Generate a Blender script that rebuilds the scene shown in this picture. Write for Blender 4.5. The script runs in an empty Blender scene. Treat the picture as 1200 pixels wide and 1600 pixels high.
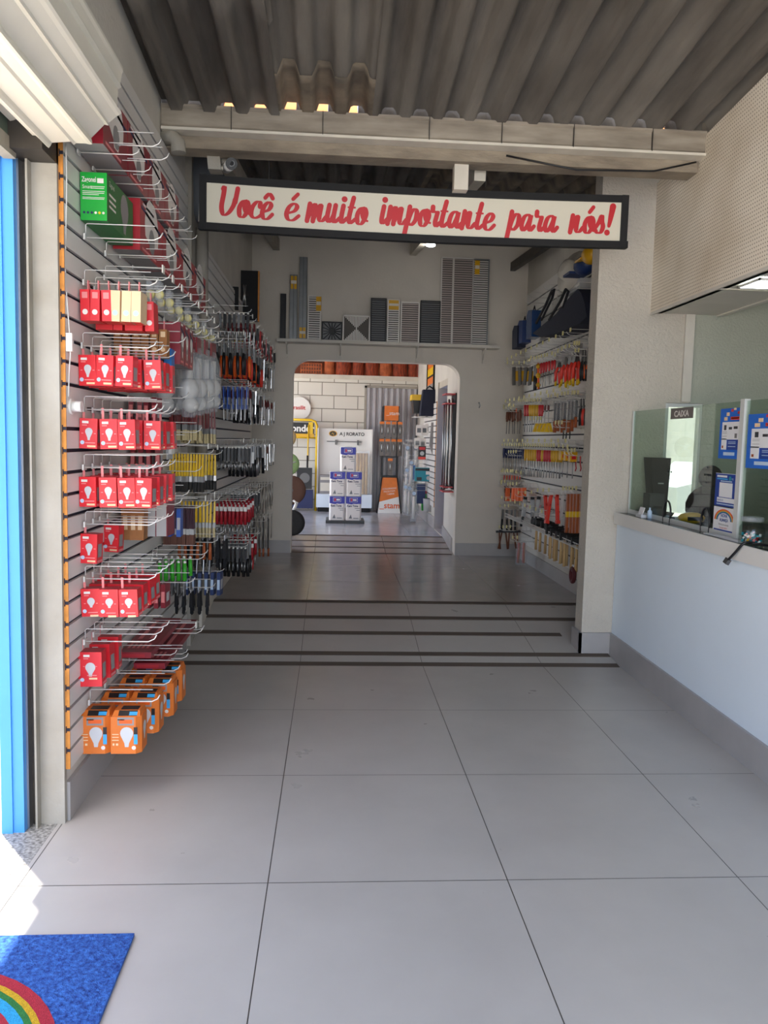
import bpy, bmesh, math, random
from mathutils import Vector, Matrix
random.seed(7)
SC = bpy.context.scene
COL = SC.collection

# ------------------------------------------------------------------ camera, sky, sun, exposure
EYE = 1.6
FPX = 1226.0
PITCH, YAW, ROLL = .0907578, .0665496, .0245234
def cam_axes():
    cy, sy = math.cos(YAW), math.sin(YAW); cp, sp = math.cos(PITCH), math.sin(PITCH); cr, sr = math.cos(ROLL), math.sin(ROLL)
    ry = Matrix(((cy, -sy, 0), (sy, cy, 0), (0, 0, 1)))
    m = Matrix(((1, 0, 0), (0, 0, -1), (0, 1, 0)))
    rp = Matrix(((1, 0, 0), (0, cp, -sp), (0, sp, cp)))
    rr = Matrix(((cr, -sr, 0), (sr, cr, 0), (0, 0, 1)))
    return rr @ rp @ m @ ry
AX = cam_axes()
cam_data = bpy.data.cameras.new('camera')
cam = bpy.data.objects.new('camera', cam_data); COL.objects.link(cam)
cam_data.sensor_fit = 'VERTICAL'; cam_data.sensor_height = 36.0
cam_data.lens = 36.0 * FPX / 1600.0
cam_data.clip_start = .02; cam_data.clip_end = 200
R3 = Matrix((AX[0], -AX[1], -AX[2])).transposed()
cam.matrix_world = Matrix.Translation((0, 0, EYE)) @ R3.to_4x4()
SC.camera = cam

def W(px, py, x=None, y=None, z=None):
    """survey: the point of the photograph's pixel that lies on a known wall, floor or depth plane"""
    d = AX.transposed() @ Vector(((px - 600) / FPX, (py - 800) / FPX, 1.0))
    if x is not None: t = x / d.x
    elif y is not None: t = y / d.y
    else: t = (z - EYE) / d.z
    return Vector((d.x * t, d.y * t, EYE + d.z * t))

world = bpy.data.worlds.new('sky'); SC.world = world; world.use_nodes = True
wn = world.node_tree.nodes; wl = world.node_tree.links
bg = wn['Background']
sky = wn.new('ShaderNodeTexSky'); sky.sky_type = 'NISHITA'; sky.sun_disc = False
sky.sun_elevation = math.radians(72); sky.sun_rotation = math.radians(200); sky.air_density = 1.0; sky.dust_density = 2.5; sky.ozone_density = 1.0
wl.new(sky.outputs[0], bg.inputs[0]); bg.inputs[1].default_value = .30

sun_data = bpy.data.lights.new('sun', 'SUN'); sun_data.energy = 9.0; sun_data.angle = math.radians(.6); sun_data.color = (1, .93, .82)
sun = bpy.data.objects.new('sun', sun_data); COL.objects.link(sun); sun.location = (-6, 6, 12)
sun.rotation_euler = Vector((.31, -.40, -2.6)).to_track_quat('-Z', 'Y').to_euler()

def area(name, loc, size, energy, color, direction):
    l = bpy.data.lights.new(name, 'AREA'); l.shape = 'RECTANGLE'; l.size, l.size_y = size; l.energy = energy; l.color = color
    o = bpy.data.objects.new(name, l); COL.objects.link(o); o.location = loc
    o.rotation_euler = Vector(direction).to_track_quat('-Z', 'Y').to_euler()
    return o
# daylight through the back room's open left side and through the translucent roof over it, and through the open shop front
area('back_daylight', (-2.9, 12.0, 1.9), (3.4, 2.6), 40, (.80, .90, 1.0), (1, 0, -.12))
area('front_daylight', (.6, -2.6, 2.0), (3.6, 2.8), 92, (.80, .88, 1.0), (0, 1, -.12))

SC.view_settings.view_transform = 'Standard'; SC.view_settings.look = 'None'; SC.view_settings.gamma = 1.0
SC.view_settings.use_curve_mapping = False
SC.view_settings.exposure = 0.88
SC.cycles.max_bounces = 8; SC.cycles.diffuse_bounces = 5; SC.cycles.sample_clamp_indirect = 6
SC.cycles.use_denoising = True

# ------------------------------------------------------------------ materials
def lin(c):
    c = c / 255.0
    return c / 12.92 if c <= .04045 else ((c + .055) / 1.055) ** 2.4
def rgb(h):
    return (lin(int(h[0:2], 16)), lin(int(h[2:4], 16)), lin(int(h[4:6], 16)), 1)
MAT = {}
def mat(name, col, rough=.6, metal=0, var=0, scale=8, bump=0, bscale=60, emit=0, trans=0, alpha=1, spec=.5, coat=0, stretch=None, dark=None):
    if name in MAT: return MAT[name]
    m = bpy.data.materials.new(name); m.use_nodes = True; MAT[name] = m
    nt = m.node_tree; N = nt.nodes; L = nt.links; b = N['Principled BSDF']
    c = rgb(col) if isinstance(col, str) else col
    b.inputs['Base Color'].default_value = c; b.inputs['Roughness'].default_value = rough; b.inputs['Metallic'].default_value = metal
    b.inputs['Specular IOR Level'].default_value = spec
    if coat: b.inputs['Coat Weight'].default_value = coat
    if trans: b.inputs['Transmission Weight'].default_value = trans; b.inputs['IOR'].default_value = 1.3
    if alpha < 1: b.inputs['Alpha'].default_value = alpha
    if emit: b.inputs['Emission Color'].default_value = c; b.inputs['Emission Strength'].default_value = emit
    if var or bump:
        tc = N.new('ShaderNodeTexCoord'); mp = N.new('ShaderNodeMapping'); L.new(tc.outputs['Object'], mp.inputs[0])
        if stretch: mp.inputs['Scale'].default_value = stretch
    if var:
        n = N.new('ShaderNodeTexNoise'); n.inputs['Scale'].default_value = scale; n.inputs['Detail'].default_value = 6; L.new(mp.outputs[0], n.inputs[0])
        r = N.new('ShaderNodeValToRGB'); r.color_ramp.elements[0].position = .3; r.color_ramp.elements[1].position = .7
        d = rgb(dark) if dark else tuple(x * (1 - var) for x in c[:3]) + (1,)
        r.color_ramp.elements[0].color = d; r.color_ramp.elements[1].color = c if dark else tuple(min(1, x * (1 + var * .4)) for x in c[:3]) + (1,)
        L.new(n.outputs[0], r.inputs[0]); L.new(r.outputs[0], b.inputs['Base Color'])
    if bump:
        n2 = N.new('ShaderNodeTexNoise'); n2.inputs['Scale'].default_value = bscale; n2.inputs['Detail'].default_value = 4; L.new(mp.outputs[0], n2.inputs[0])
        bp = N.new('ShaderNodeBump'); bp.inputs['Strength'].default_value = bump; bp.inputs['Distance'].default_value = .01
        L.new(n2.outputs[0], bp.inputs['Height']); L.new(bp.outputs[0], b.inputs['Normal'])
    return m
def mathn(nt, op, a, b=None, c=None):
    n = nt.nodes.new('ShaderNodeMath'); n.operation = op
    for i, v in enumerate((a, b, c)):
        if v is None: continue
        if isinstance(v, (int, float)): n.inputs[i].default_value = v
        else: nt.links.new(v, n.inputs[i])
    return n.outputs[0]
def tile_mat(name, col, x0, dx, y0, dy, line=.004, grout='4a4642', rough=.32):
    m = mat(name, col, rough); nt = m.node_tree; N = nt.nodes; L = nt.links; b = N['Principled BSDF']
    tc = N.new('ShaderNodeTexCoord'); sp = N.new('ShaderNodeSeparateXYZ'); L.new(tc.outputs['Object'], sp.inputs[0])
    def g(o, o0, d):
        t = mathn(nt, 'ADD', mathn(nt, 'DIVIDE', mathn(nt, 'SUBTRACT', o, o0), d), 100.5)
        f = mathn(nt, 'ABSOLUTE', mathn(nt, 'SUBTRACT', mathn(nt, 'FRACT', t), .5))
        return mathn(nt, 'LESS_THAN', f, line / d / 2), mathn(nt, 'FLOOR', mathn(nt, 'ADD', t, .5))
    gx, ix = g(sp.outputs[0], x0, dx)
    gy, iy = g(sp.outputs[1], y0, dy)
    gm = mathn(nt, 'MAXIMUM', gx, gy)
    n = N.new('ShaderNodeTexNoise'); n.inputs['Scale'].default_value = 1.6; n.inputs['Detail'].default_value = 8; n.inputs['Roughness'].default_value = .62
    L.new(tc.outputs['Object'], n.inputs[0])
    r = N.new('ShaderNodeValToRGB'); c = rgb(col); r.color_ramp.elements[0].position = .3; r.color_ramp.elements[1].position = .72
    r.color_ramp.elements[0].color = tuple(x * .91 for x in c[:3]) + (1,); r.color_ramp.elements[1].color = tuple(x * 1.05 for x in c[:3]) + (1,)
    L.new(n.outputs[0], r.inputs[0])
    mx = N.new('ShaderNodeMix'); mx.data_type = 'RGBA'; L.new(gm, mx.inputs[0]); L.new(r.outputs[0], mx.inputs[6]); mx.inputs[7].default_value = rgb(grout)
    L.new(mx.outputs[2], b.inputs['Base Color'])
    n3 = N.new('ShaderNodeTexNoise'); n3.inputs['Scale'].default_value = 5; n3.inputs['Detail'].default_value = 5; L.new(tc.outputs['Object'], n3.inputs[0])
    L.new(mathn(nt, 'ADD', mathn(nt, 'MULTIPLY', n3.outputs[0], .22), rough - .11), b.inputs['Roughness'])
    bp = N.new('ShaderNodeBump'); bp.inputs['Strength'].default_value = .25; bp.inputs['Distance'].default_value = .002; bp.invert = True
    L.new(gm, bp.inputs['Height']); L.new(bp.outputs[0], b.inputs['Normal'])
    return m
def perforated_mat(name, col, hole, pitch, radius):
    m = mat(name, col, .7); nt = m.node_tree; N = nt.nodes; L = nt.links; b = N['Principled BSDF']
    tc = N.new('ShaderNodeTexCoord'); sp = N.new('ShaderNodeSeparateXYZ'); L.new(tc.outputs['Object'], sp.inputs[0])
    f = [mathn(nt, 'SUBTRACT', mathn(nt, 'FRACT', mathn(nt, 'ADD', mathn(nt, 'DIVIDE', o, pitch), 100)), .5) for o in (sp.outputs[1], sp.outputs[2])]
    d = mathn(nt, 'SQRT', mathn(nt, 'ADD', mathn(nt, 'MULTIPLY', f[0], f[0]), mathn(nt, 'MULTIPLY', f[1], f[1])))
    h = mathn(nt, 'LESS_THAN', d, radius)
    n = N.new('ShaderNodeTexNoise'); n.inputs['Scale'].default_value = 2.2; n.inputs['Detail'].default_value = 6; L.new(tc.outputs['Object'], n.inputs[0])
    r = N.new('ShaderNodeValToRGB'); c = rgb(col); r.color_ramp.elements[0].position = .3; r.color_ramp.elements[1].position = .65
    r.color_ramp.elements[0].color = (c[0] * .78, c[1] * .74, c[2] * .68, 1); r.color_ramp.elements[1].color = c
    L.new(n.outputs[0], r.inputs[0])
    mx = N.new('ShaderNodeMix'); mx.data_type = 'RGBA'; L.new(h, mx.inputs[0]); L.new(r.outputs[0], mx.inputs[6]); mx.inputs[7].default_value = rgb(hole)
    L.new(mx.outputs[2], b.inputs['Base Color'])
    return m
def block_mat(name, col, bw, bh, mortar='8b857a', msize=.008, off=.5):
    m = mat(name, col, .85); nt = m.node_tree; N = nt.nodes; L = nt.links; b = N['Principled BSDF']
    tc = N.new('ShaderNodeTexCoord'); sp = N.new('ShaderNodeSeparateXYZ'); L.new(tc.outputs['Object'], sp.inputs[0])
    cb = N.new('ShaderNodeCombineXYZ'); L.new(sp.outputs[0], cb.inputs[0]); L.new(sp.outputs[2], cb.inputs[1])
    br = N.new('ShaderNodeTexBrick'); br.offset = off; br.inputs['Scale'].default_value = 1; br.inputs['Brick Width'].default_value = bw; br.inputs['Row Height'].default_value = bh
    br.inputs['Mortar Size'].default_value = msize; br.inputs['Mortar Smooth'].default_value = .3
    c = rgb(col); br.inputs['Color1'].default_value = c; br.inputs['Color2'].default_value = tuple(x * .93 for x in c[:3]) + (1,); br.inputs['Mortar'].default_value = rgb(mortar)
    L.new(cb.outputs[0], br.inputs[0]); L.new(br.outputs[0], b.inputs['Base Color'])
    bp = N.new('ShaderNodeBump'); bp.inputs['Strength'].default_value = .6; bp.inputs['Distance'].default_value = .01; bp.invert = True
    L.new(br.outputs['Fac'], bp.inputs['Height']); L.new(bp.outputs[0], b.inputs['Normal'])
    return m

mat('white_paint', 'cfcac0', .8, var=.10, scale=3, bump=.25, bscale=40)
mat('pillar_paint', 'c2bbaf', .85, var=.06, scale=4, bump=1.0, bscale=55)
mat('old_paint', 'a9a59c', .85, var=.3, scale=3.5, bump=.5, bscale=25, dark='958e81')
mat('arch_paint', 'd2cbc0', .85, var=.10, scale=1.6, bump=.2, bscale=30)
mat('counter_paint', 'e2edf7', .6, var=.03, scale=2)
mat('booth_paint', 'a9ac9f', .85, var=.06, scale=4, bump=.6, bscale=60)
mat('slat_white', 'dcd9d4', .45)
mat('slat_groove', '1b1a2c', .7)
mat('slat_edge', 'd38a3a', .7, var=.25, scale=20)
mat('asbestos', '6a645c', .92, var=.45, scale=3, bump=.5, bscale=30, stretch=(1.6, .3, 1), dark='433d37')
mat('asbestos_pale', '8b7d6a', .92, var=.4, scale=4, bump=.5, bscale=30, dark='4a443c')
mat('beam_concrete', '9c907e', .9, var=.4, scale=6, bump=1.0, bscale=22, stretch=(.7, 1, 2.5), dark='766b5e')
mat('gutter_metal', 'a3998a', .55, var=.4, scale=5, stretch=(.6, 1, 3), dark='7a7063')

mat('white_wood', 'd5cec0', .7, var=.12, scale=6)
mat('baseboard_tile', 'a9a6a5', .35, var=.08, scale=5)
mat('granite', 'c2c0bb', .45, var=.6, scale=75, dark='55534f')
mat('pavement', 'cfc8bb', .9, var=.12, scale=2)
mat('blue_metal', '4a9be6', .45, var=.05, scale=3, bump=.15, bscale=9)
mat('dark_metal', '4b4641', .5, metal=.5, var=.3, scale=8)
mat('green_metal', '4d5a50', .6, var=.2, scale=5)
mat('shutter_metal', 'd9d4c6', .42, var=.06, scale=5)
mat('shutter_pale', 'a9b3a8', .42)
mat('black_plastic', '17171a', .4)
mat('black_matt', '141416', .75)
mat('dark_grey', '3b3c40', .6)
mat('mid_grey', '77787a', .55)
mat('light_grey', 'b9babb', .5)
mat('white_plastic', 'e6e4df', .4)
mat('off_white', 'd9d3c4', .55)
mat('sign_face', 'd8d2c0', .4)
mat('sign_red', 'c3252e', .45)
mat('sign_red_pale', 'e0a096', .5)
mat('wire_white', 'd9d7d2', .35, metal=.2)
mat('wire_chrome', 'aeaaa2', .3, metal=.8)
mat('steel', 'b3b4b5', .3, metal=.9)
mat('steel_dark', '6d6c6b', .45, metal=.8)
mat('aluminium', 'd8dad9', .4, metal=.3)
mat('box_red', 'dc2530', .4)
mat('box_red_dark', 'a8202c', .4)
mat('box_red_pale', 'e98a8a', .5)
mat('box_white', 'e8e2dc', .5)
mat('box_navy', '232b55', .5)
mat('bulb_grey', 'c9cbce', .5)
mat('badge_blue', 'b9cfe6', .5)
mat('box_cream', 'e8c9a0', .55)
mat('box_kraft', 'a8703f', .7, var=.15, scale=14)
mat('box_orange', 'e0772a', .5, var=.12, scale=10)
mat('box_black', '23201f', .4)
mat('box_cyan', '3ba6e0', .4)
mat('box_blue', '1f77c4', .4)
mat('box_green', '11a336', .4)
mat('box_green_dark', '0a6b2b', .45)
mat('box_maroon', '8c2230', .35)
mat('card_grey', '8f8c8b', .6)
mat('clear_plastic', 'c9ccd0', .15, alpha=.25, spec=.8)
mat('white_film', 'd5d4d0', .35)
mat('tag_white', 'dedbd2', .5)
mat('tag_yellow', 'd9cf8c', .5)
mat('yellow', 'e8bd14', .4)
mat('yellow_deep', 'd9a514', .35)
mat('orange', 'e8621e', .45)
mat('red_plastic', 'c4232a', .35)
mat('red_vivid', 'e23a2a', .35)
mat('green_plastic', '3aa52c', .4)
mat('blue_plastic', '2458b4', .4)
mat('navy_cloth', '191f33', .85, bump=.3, bscale=80)
mat('black_cloth', '1a1a1e', .9, bump=.3, bscale=80)
mat('blue_dark', '1e3566', .5)
mat('wood_dark', '6b3a22', .6, var=.25, scale=20, stretch=(1, 1, .2))
mat('wood_red', 'a5552a', .45, var=.15, scale=20, stretch=(1, 1, .2))
mat('wood_light', 'd6b27c', .6, var=.2, scale=20, stretch=(1, 1, .2))
mat('brush_maroon', '6b1f22', .4)
mat('brush_purple', '3d1c2c', .4)
mat('bristle_pale', 'c9b98c', .8, var=.25, scale=150)
mat('bristle_dark', '2a2826', .8)
mat('bristle_brown', '6e4a3e', .8)
mat('rubber', '1c1b1c', .7)
mat('tyre_brown', '56392c', .75)
mat('door_blue', '5f78c4', .5, var=.05, scale=4)
mat('jamb_beige', 'bdb5a6', .7, var=.08, scale=5)
mat('clay_red', 'a5421f', .8, var=.5, scale=9, stretch=(4, 1, 1), dark='5a2413')
mat('clay_orange', 'c8683a', .8, var=.4, scale=9, dark='84401f')
mat('ribbed_grey', 'bab9bd', .5, var=.12, scale=4)
mat('ribbed_light', 'bcbcbf', .5)
mat('stone_dark', '35322e', .25)
def glass_mat(name, tint, ior=1.45):
    m = bpy.data.materials.new(name); m.use_nodes = True; MAT[name] = m; N = m.node_tree.nodes; L = m.node_tree.links; N.remove(N['Principled BSDF'])
    t = N.new('ShaderNodeBsdfTransparent'); t.inputs[0].default_value = rgb(tint); g = N.new('ShaderNodeBsdfGlossy'); g.inputs['Roughness'].default_value = .01
    mx = N.new('ShaderNodeMixShader'); mx.inputs[0].default_value = .06; L.new(t.outputs[0], mx.inputs[1]); L.new(g.outputs[0], mx.inputs[2]); L.new(mx.outputs[0], N['Material Output'].inputs[0])
glass_mat('glass_tint', 'e6eee8'); glass_mat('glass_clear', 'eef2f0')
m_ = bpy.data.materials.new('orange_translucent'); m_.use_nodes = True; MAT['orange_translucent'] = m_; N_ = m_.node_tree.nodes; N_.remove(N_['Principled BSDF'])
t_ = N_.new('ShaderNodeBsdfTranslucent'); t_.inputs[0].default_value = rgb('efaa68'); d_ = N_.new('ShaderNodeBsdfDiffuse'); d_.inputs[0].default_value = rgb('dda070'); x_ = N_.new('ShaderNodeMixShader'); x_.inputs[0].default_value = .5
for a_, b_ in ((t_.outputs[0], x_.inputs[1]), (d_.outputs[0], x_.inputs[2]), (x_.outputs[0], N_['Material Output'].inputs[0])): m_.node_tree.links.new(a_, b_)
mat('paper_white', 'e3e3e6', .7)
mat('poster_blue', '1d66c8', .6)
mat('poster_navy', '1d3f94', .6)
mat('teal', '12899a', .45)
mat('lamp_glow', 'f2fbff', .4, emit=7)
mat('pvc_grey', '6d7176', .6, var=.1, scale=5)
mat('foliage', '4c6b3a', .9, var=.4, scale=6)
mat('asphalt', '8b8781', .95, var=.15, scale=3)
mat('mat_blue', '3b72c8', .95, var=.5, scale=70, bump=1.0, bscale=120, dark='0b2f7a')
mat('mat_red', 'b0263a', .95, var=.3, scale=180, bump=.6, bscale=300)
mat('mat_yellow', 'd1a81c', .95, var=.3, scale=180, bump=.6, bscale=300)
mat('mat_green', '2c7a3a', .95, var=.3, scale=180, bump=.6, bscale=300)
mat('mat_cyan', '2ba3dc', .95, var=.3, scale=180, bump=.6, bscale=300)
mat('candy_mix', 'cfa0a0', .4, var=.6, scale=60, dark='6b8a6a')
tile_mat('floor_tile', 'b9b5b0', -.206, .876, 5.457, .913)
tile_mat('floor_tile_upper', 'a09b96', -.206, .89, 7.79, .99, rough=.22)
tile_mat('floor_tile_back', 'b2b6ba', .2, .9, 11.4, .9, line=.003, grout='8e8e8e', rough=.2)
perforated_mat('perforated_white', 'ece3d4', '8f8474', .0225, .2)
block_mat('painted_block', 'dedad0', .44, .24)

# ------------------------------------------------------------------ mesh builder
class MB:
    def __init__(s): s.v = []; s.f = []; s.m = []; s.sm = []
    def quad(s, pts, m, smooth=False):
        b = len(s.v); s.v += [Vector(p) for p in pts]; s.f.append(tuple(range(b, b + len(pts)))); s.m.append(m); s.sm.append(smooth); return s
    def box(s, a, b, m, top=None, ms=None):
        """axis box from corner a to corner b; top=(x0,x1,y0,y1) narrows or widens the upper face; ms: per-face materials {'-x','+x','-y','+y','-z','+z'}"""
        x0, y0, z0 = a; x1, y1, z1 = b
        t = top or (x0, x1, y0, y1)
        i = len(s.v)
        s.v += [Vector(p) for p in ((x0, y0, z0), (x1, y0, z0), (x1, y1, z0), (x0, y1, z0), (t[0], t[2], z1), (t[1], t[2], z1), (t[1], t[3], z1), (t[0], t[3], z1))]
        for key, q in (('-z', (0, 3, 2, 1)), ('+z', (4, 5, 6, 7)), ('-y', (0, 1, 5, 4)), ('+x', (1, 2, 6, 5)), ('+y', (2, 3, 7, 6)), ('-x', (3, 0, 4, 7))):
            s.f.append(tuple(i + k for k in q)); s.m.append((ms or {}).get(key, m)); s.sm.append(False)
        return s
    def rbox(s, c, size, m, rot=(0, 0, 0)):
        o = MB(); h = [k / 2 for k in size]; o.box((-h[0], -h[1], -h[2]), tuple(h), m)
        return s.add(o, Matrix.Translation(c) @ (Matrix.Rotation(rot[2], 4, 'Z') @ Matrix.Rotation(rot[1], 4, 'Y') @ Matrix.Rotation(rot[0], 4, 'X')))
    def add(s, o, M=None):
        b = len(s.v); s.v += [(M @ v if M is not None else v.copy()) for v in o.v]
        s.f += [tuple(b + k for k in f) for f in o.f]; s.m += o.m; s.sm += o.sm; return s
    def tube(s, pts, r, m, n=8, cap=True):
        pts = [Vector(p) for p in pts]; rs = r if isinstance(r, (list, tuple)) else [r] * len(pts)
        rings = []; prev = None
        for i, p in enumerate(pts):
            d = (pts[min(i + 1, len(pts) - 1)] - pts[max(i - 1, 0)])
            if d.length < 1e-9: d = Vector((0, 0, 1))
            d.normalize()
            if prev is None:
                u = d.orthogonal().normalized()
            else:
                u = prev - d * prev.dot(d)
                u = u.normalized() if u.length > 1e-6 else d.orthogonal().normalized()
            prev = u; w = d.cross(u); b = len(s.v)
            s.v += [p + (u * math.cos(2 * math.pi * k / n) + w * math.sin(2 * math.pi * k / n)) * rs[i] for k in range(n)]
            rings.append(b)
        for a, b in zip(rings, rings[1:]):
            for k in range(n):
                s.f.append((a + k, a + (k + 1) % n, b + (k + 1) % n, b + k)); s.m.append(m); s.sm.append(n > 5)
        if cap:
            s.f.append(tuple(rings[0] + k for k in reversed(range(n)))); s.m.append(m); s.sm.append(False)
            s.f.append(tuple(rings[-1] + k for k in range(n))); s.m.append(m); s.sm.append(False)
        return s
    def lathe(s, prof, m, n=16, M=None):
        o = MB(); rings = []
        for r, z in prof:
            b = len(o.v); o.v += [Vector((r * math.cos(2 * math.pi * k / n), r * math.sin(2 * math.pi * k / n), z)) for k in range(n)]; rings.append(b)
        for a, b in zip(rings, rings[1:]):
            for k in range(n): o.f.append((a + k, a + (k + 1) % n, b + (k + 1) % n, b + k)); o.m.append(m); o.sm.append(True)
        o.f.append(tuple(rings[0] + k for k in reversed(range(n)))); o.m.append(m); o.sm.append(False)
        o.f.append(tuple(rings[-1] + k for k in range(n))); o.m.append(m); o.sm.append(False)
        return s.add(o, M)
    def prism(s, poly, h0, h1, axis, m, edge=None):
        """closed 2-D outline swept between h0 and h1 along axis; outline in (y,z), (x,z) or (x,y)"""
        def P(a, h): return {'x': (h, a[0], a[1]), 'y': (a[0], h, a[1]), 'z': (a[0], a[1], h)}[axis]
        n = len(poly); b = len(s.v)
        s.v += [Vector(P(p, h0)) for p in poly] + [Vector(P(p, h1)) for p in poly]
        s.f.append(tuple(range(b, b + n))); s.m.append(m); s.sm.append(False)
        s.f.append(tuple(range(b + 2 * n - 1, b + n - 1, -1))); s.m.append(m); s.sm.append(False)
        for k in range(n):
            s.f.append((b + k, b + n + k, b + n + (k + 1) % n, b + (k + 1) % n)); s.m.append(edge or m); s.sm.append(False)
        return s
    def disc(s, c, r, nrm, m, n=16, r2=None):
        nrm = Vector(nrm).normalized(); u = nrm.orthogonal().normalized(); w = nrm.cross(u); c = Vector(c)
        P = [c + (u * math.cos(2 * math.pi * k / n) + w * math.sin(2 * math.pi * k / n)) * r for k in range(n)]
        return s.quad(P, m)
    def sphere(s, c, r, m, n=12, sc=(1, 1, 1)):
        k = n // 2; prof = [(max(1e-4, r * math.sin(math.pi * i / k)), -r * math.cos(math.pi * i / k)) for i in range(k + 1)]
        return s.lathe(prof, m, n, Matrix.Translation(c) @ Matrix.Diagonal((sc[0], sc[1], sc[2], 1)))
    def text(s, body, size, o, u, v, m, depth=.0006, align='LEFT', sx=1.0, bold=0):
        """flat lettering; o origin, u reading direction, v up direction"""
        key = (body, align, bold)
        if key not in TEXTS:
            cu = bpy.data.curves.new('t', 'FONT'); cu.body = body; cu.size = 1; cu.align_x = align; cu.extrude = 0; cu.offset = bold; cu.resolution_u = 3
            ob = bpy.data.objects.new('t', cu); COL.objects.link(ob); dg = bpy.context.evaluated_depsgraph_get()
            me = bpy.data.meshes.new_from_object(ob.evaluated_get(dg))
            TEXTS[key] = ([p.co.copy() for p in me.vertices], [tuple(p.vertices) for p in me.polygons])
            bpy.data.objects.remove(ob); bpy.data.curves.remove(cu); bpy.data.meshes.remove(me)
        vs, fs = TEXTS[key]; u = Vector(u).normalized(); v = Vector(v).normalized(); n = u.cross(v); b = len(s.v); o = Vector(o)
        s.v += [o + u * (p.x * size * sx) + v * (p.y * size) + n * depth for p in vs]
        for f in fs: s.f.append(tuple(b + k for k in f)); s.m.append(m); s.sm.append(False)
        return s
    def mesh(s, name):
        me = bpy.data.meshes.new(name); me.from_pydata([tuple(v) for v in s.v], [], s.f)
        names = []
        for m in s.m:
            if m not in names: names.append(m)
        for m in names: me.materials.append(MAT[m])
        idx = {m: i for i, m in enumerate(names)}
        me.polygons.foreach_set('material_index', [idx[m] for m in s.m]); me.polygons.foreach_set('use_smooth', s.sm)
        me.update(); return me
    def build(s, name, parent=None, loc=(0, 0, 0), rot=(0, 0, 0), **tags):
        o = bpy.data.objects.new(name, s.mesh(name)); COL.objects.link(o); o.location = loc; o.rotation_euler = rot
        if parent is not None: o.parent = parent; KIDS.setdefault(parent.name, []).append(o)
        for k, v in tags.items():
            if v is not None: o[k] = v
        return o
TEXTS = {}; KIDS = {}
def thing(name, label, cat, loc=(0, 0, 0), rz=0, group=None):
    o = bpy.data.objects.new(name, None); COL.objects.link(o); o.location = loc; o.rotation_euler = (0, 0, rz); o.empty_display_size = .05
    o['label'] = label; o['category'] = cat
    if group: o['group'] = group
    return o
def dup(o, loc=None, rot=None, label=None, group=None, parent=None):
    c = o.copy(); COL.objects.link(c)
    if parent is not None: c.parent = parent
    if loc is not None: c.location = loc
    if rot is not None: c.rotation_euler = rot
    if label: c['label'] = label
    if group: c['group'] = group
    for ch in KIDS.get(o.name, []): 
        k = dup(ch, parent=c); KIDS.setdefault(c.name, []).append(k)
    return c
def struct(mb, name): return mb.build(name, kind='structure')
def solo(mb, name, label, cat, loc=(0, 0, 0), rot=(0, 0, 0), group=None): return mb.build(name, None, loc, rot, label=label, category=cat, group=group)
class Kind:
    """one maker per kind of thing: the first placing builds it, later ones copy it with its parts"""
    def __init__(s, name, cat, parts): s.name = name; s.cat = cat; s.parts = parts; s.proto = None
    def put(s, loc, label, group=None, rot=(0, 0, 0), scale=1):
        if s.proto is None:
            o = thing(s.name, label, s.cat, loc, 0, group); o.rotation_euler = rot; s.proto = o
            for p in s.parts:
                q = p[1].build(p[0], o)
                for g in p[2:]: g[1].build(g[0], q)
            if scale != 1: o.scale = (scale,) * 3
            return o
        c = dup(s.proto, loc, rot, label); c.scale = (scale,) * 3
        if group: c['group'] = group
        elif 'group' in c: del c['group']
        return c
R = math.radians
def jit(a): return random.uniform(-a, a)
# ------------------------------------------------------------------ the setting
Z1 = .186; Z2 = .30                     # upper hall floor, back room floor
RA, RB = 5.475, 6.80                    # first ramp
RC, RD = 9.72, 10.66                    # second ramp
YW = 9.70; YF = 14.6                    # arch wall, back wall
LX = -1.075                             # left wall face
def rampz(y):
    if y <= RA: return 0
    if y <= RB: return Z1 * (y - RA) / (RB - RA)
    if y <= RC: return Z1
    if y <= RD: return Z1 + (Z2 - Z1) * (y - RC) / (RD - RC)
    return Z2
f = MB(); f.box((-1.1, -2.0, -.2), (5.0, RA, 0), 'floor_tile'); struct(f, 'floor')
f = MB(); f.prism([(RA, -.2), (RB, -.2), (RB, Z1), (RA, 0)], -1.1, 2.75, 'x', 'floor_tile'); struct(f, 'floor')
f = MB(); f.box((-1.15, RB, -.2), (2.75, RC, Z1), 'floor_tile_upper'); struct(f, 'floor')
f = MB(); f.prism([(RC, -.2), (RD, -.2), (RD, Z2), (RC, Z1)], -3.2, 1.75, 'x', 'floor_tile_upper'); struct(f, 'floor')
f = MB(); f.box((-3.2, RD, -.2), (1.75, YF + .1, Z2), 'floor_tile_back'); struct(f, 'floor')
f = MB(); f.box((-1.42, -2.0, -.2), (-1.1, 3.2, .001), 'granite'); struct(f, 'trim_threshold')
# street outside
f = MB(); f.box((-30, -30, -.4), (30, 40, -.21), 'pavement'); struct(f, 'ground')
f = MB(); f.box((-4.5, -12, -.22), (-1.42, 3.15, -.06), 'pavement'); struct(f, 'ground')
f = MB(); f.box((-1.42, -9, -.22), (9, -2.0, -.04), 'pavement'); struct(f, 'ground')
f = MB(); f.box((-12, -14, -.2), (-11.6, 14, 4.5), 'white_paint'); struct(f, 'wall_street')
f = MB(); f.box((-8, -15, -.2), (12, -14.6, 4.5), 'white_paint'); struct(f, 'wall_street')

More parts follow.
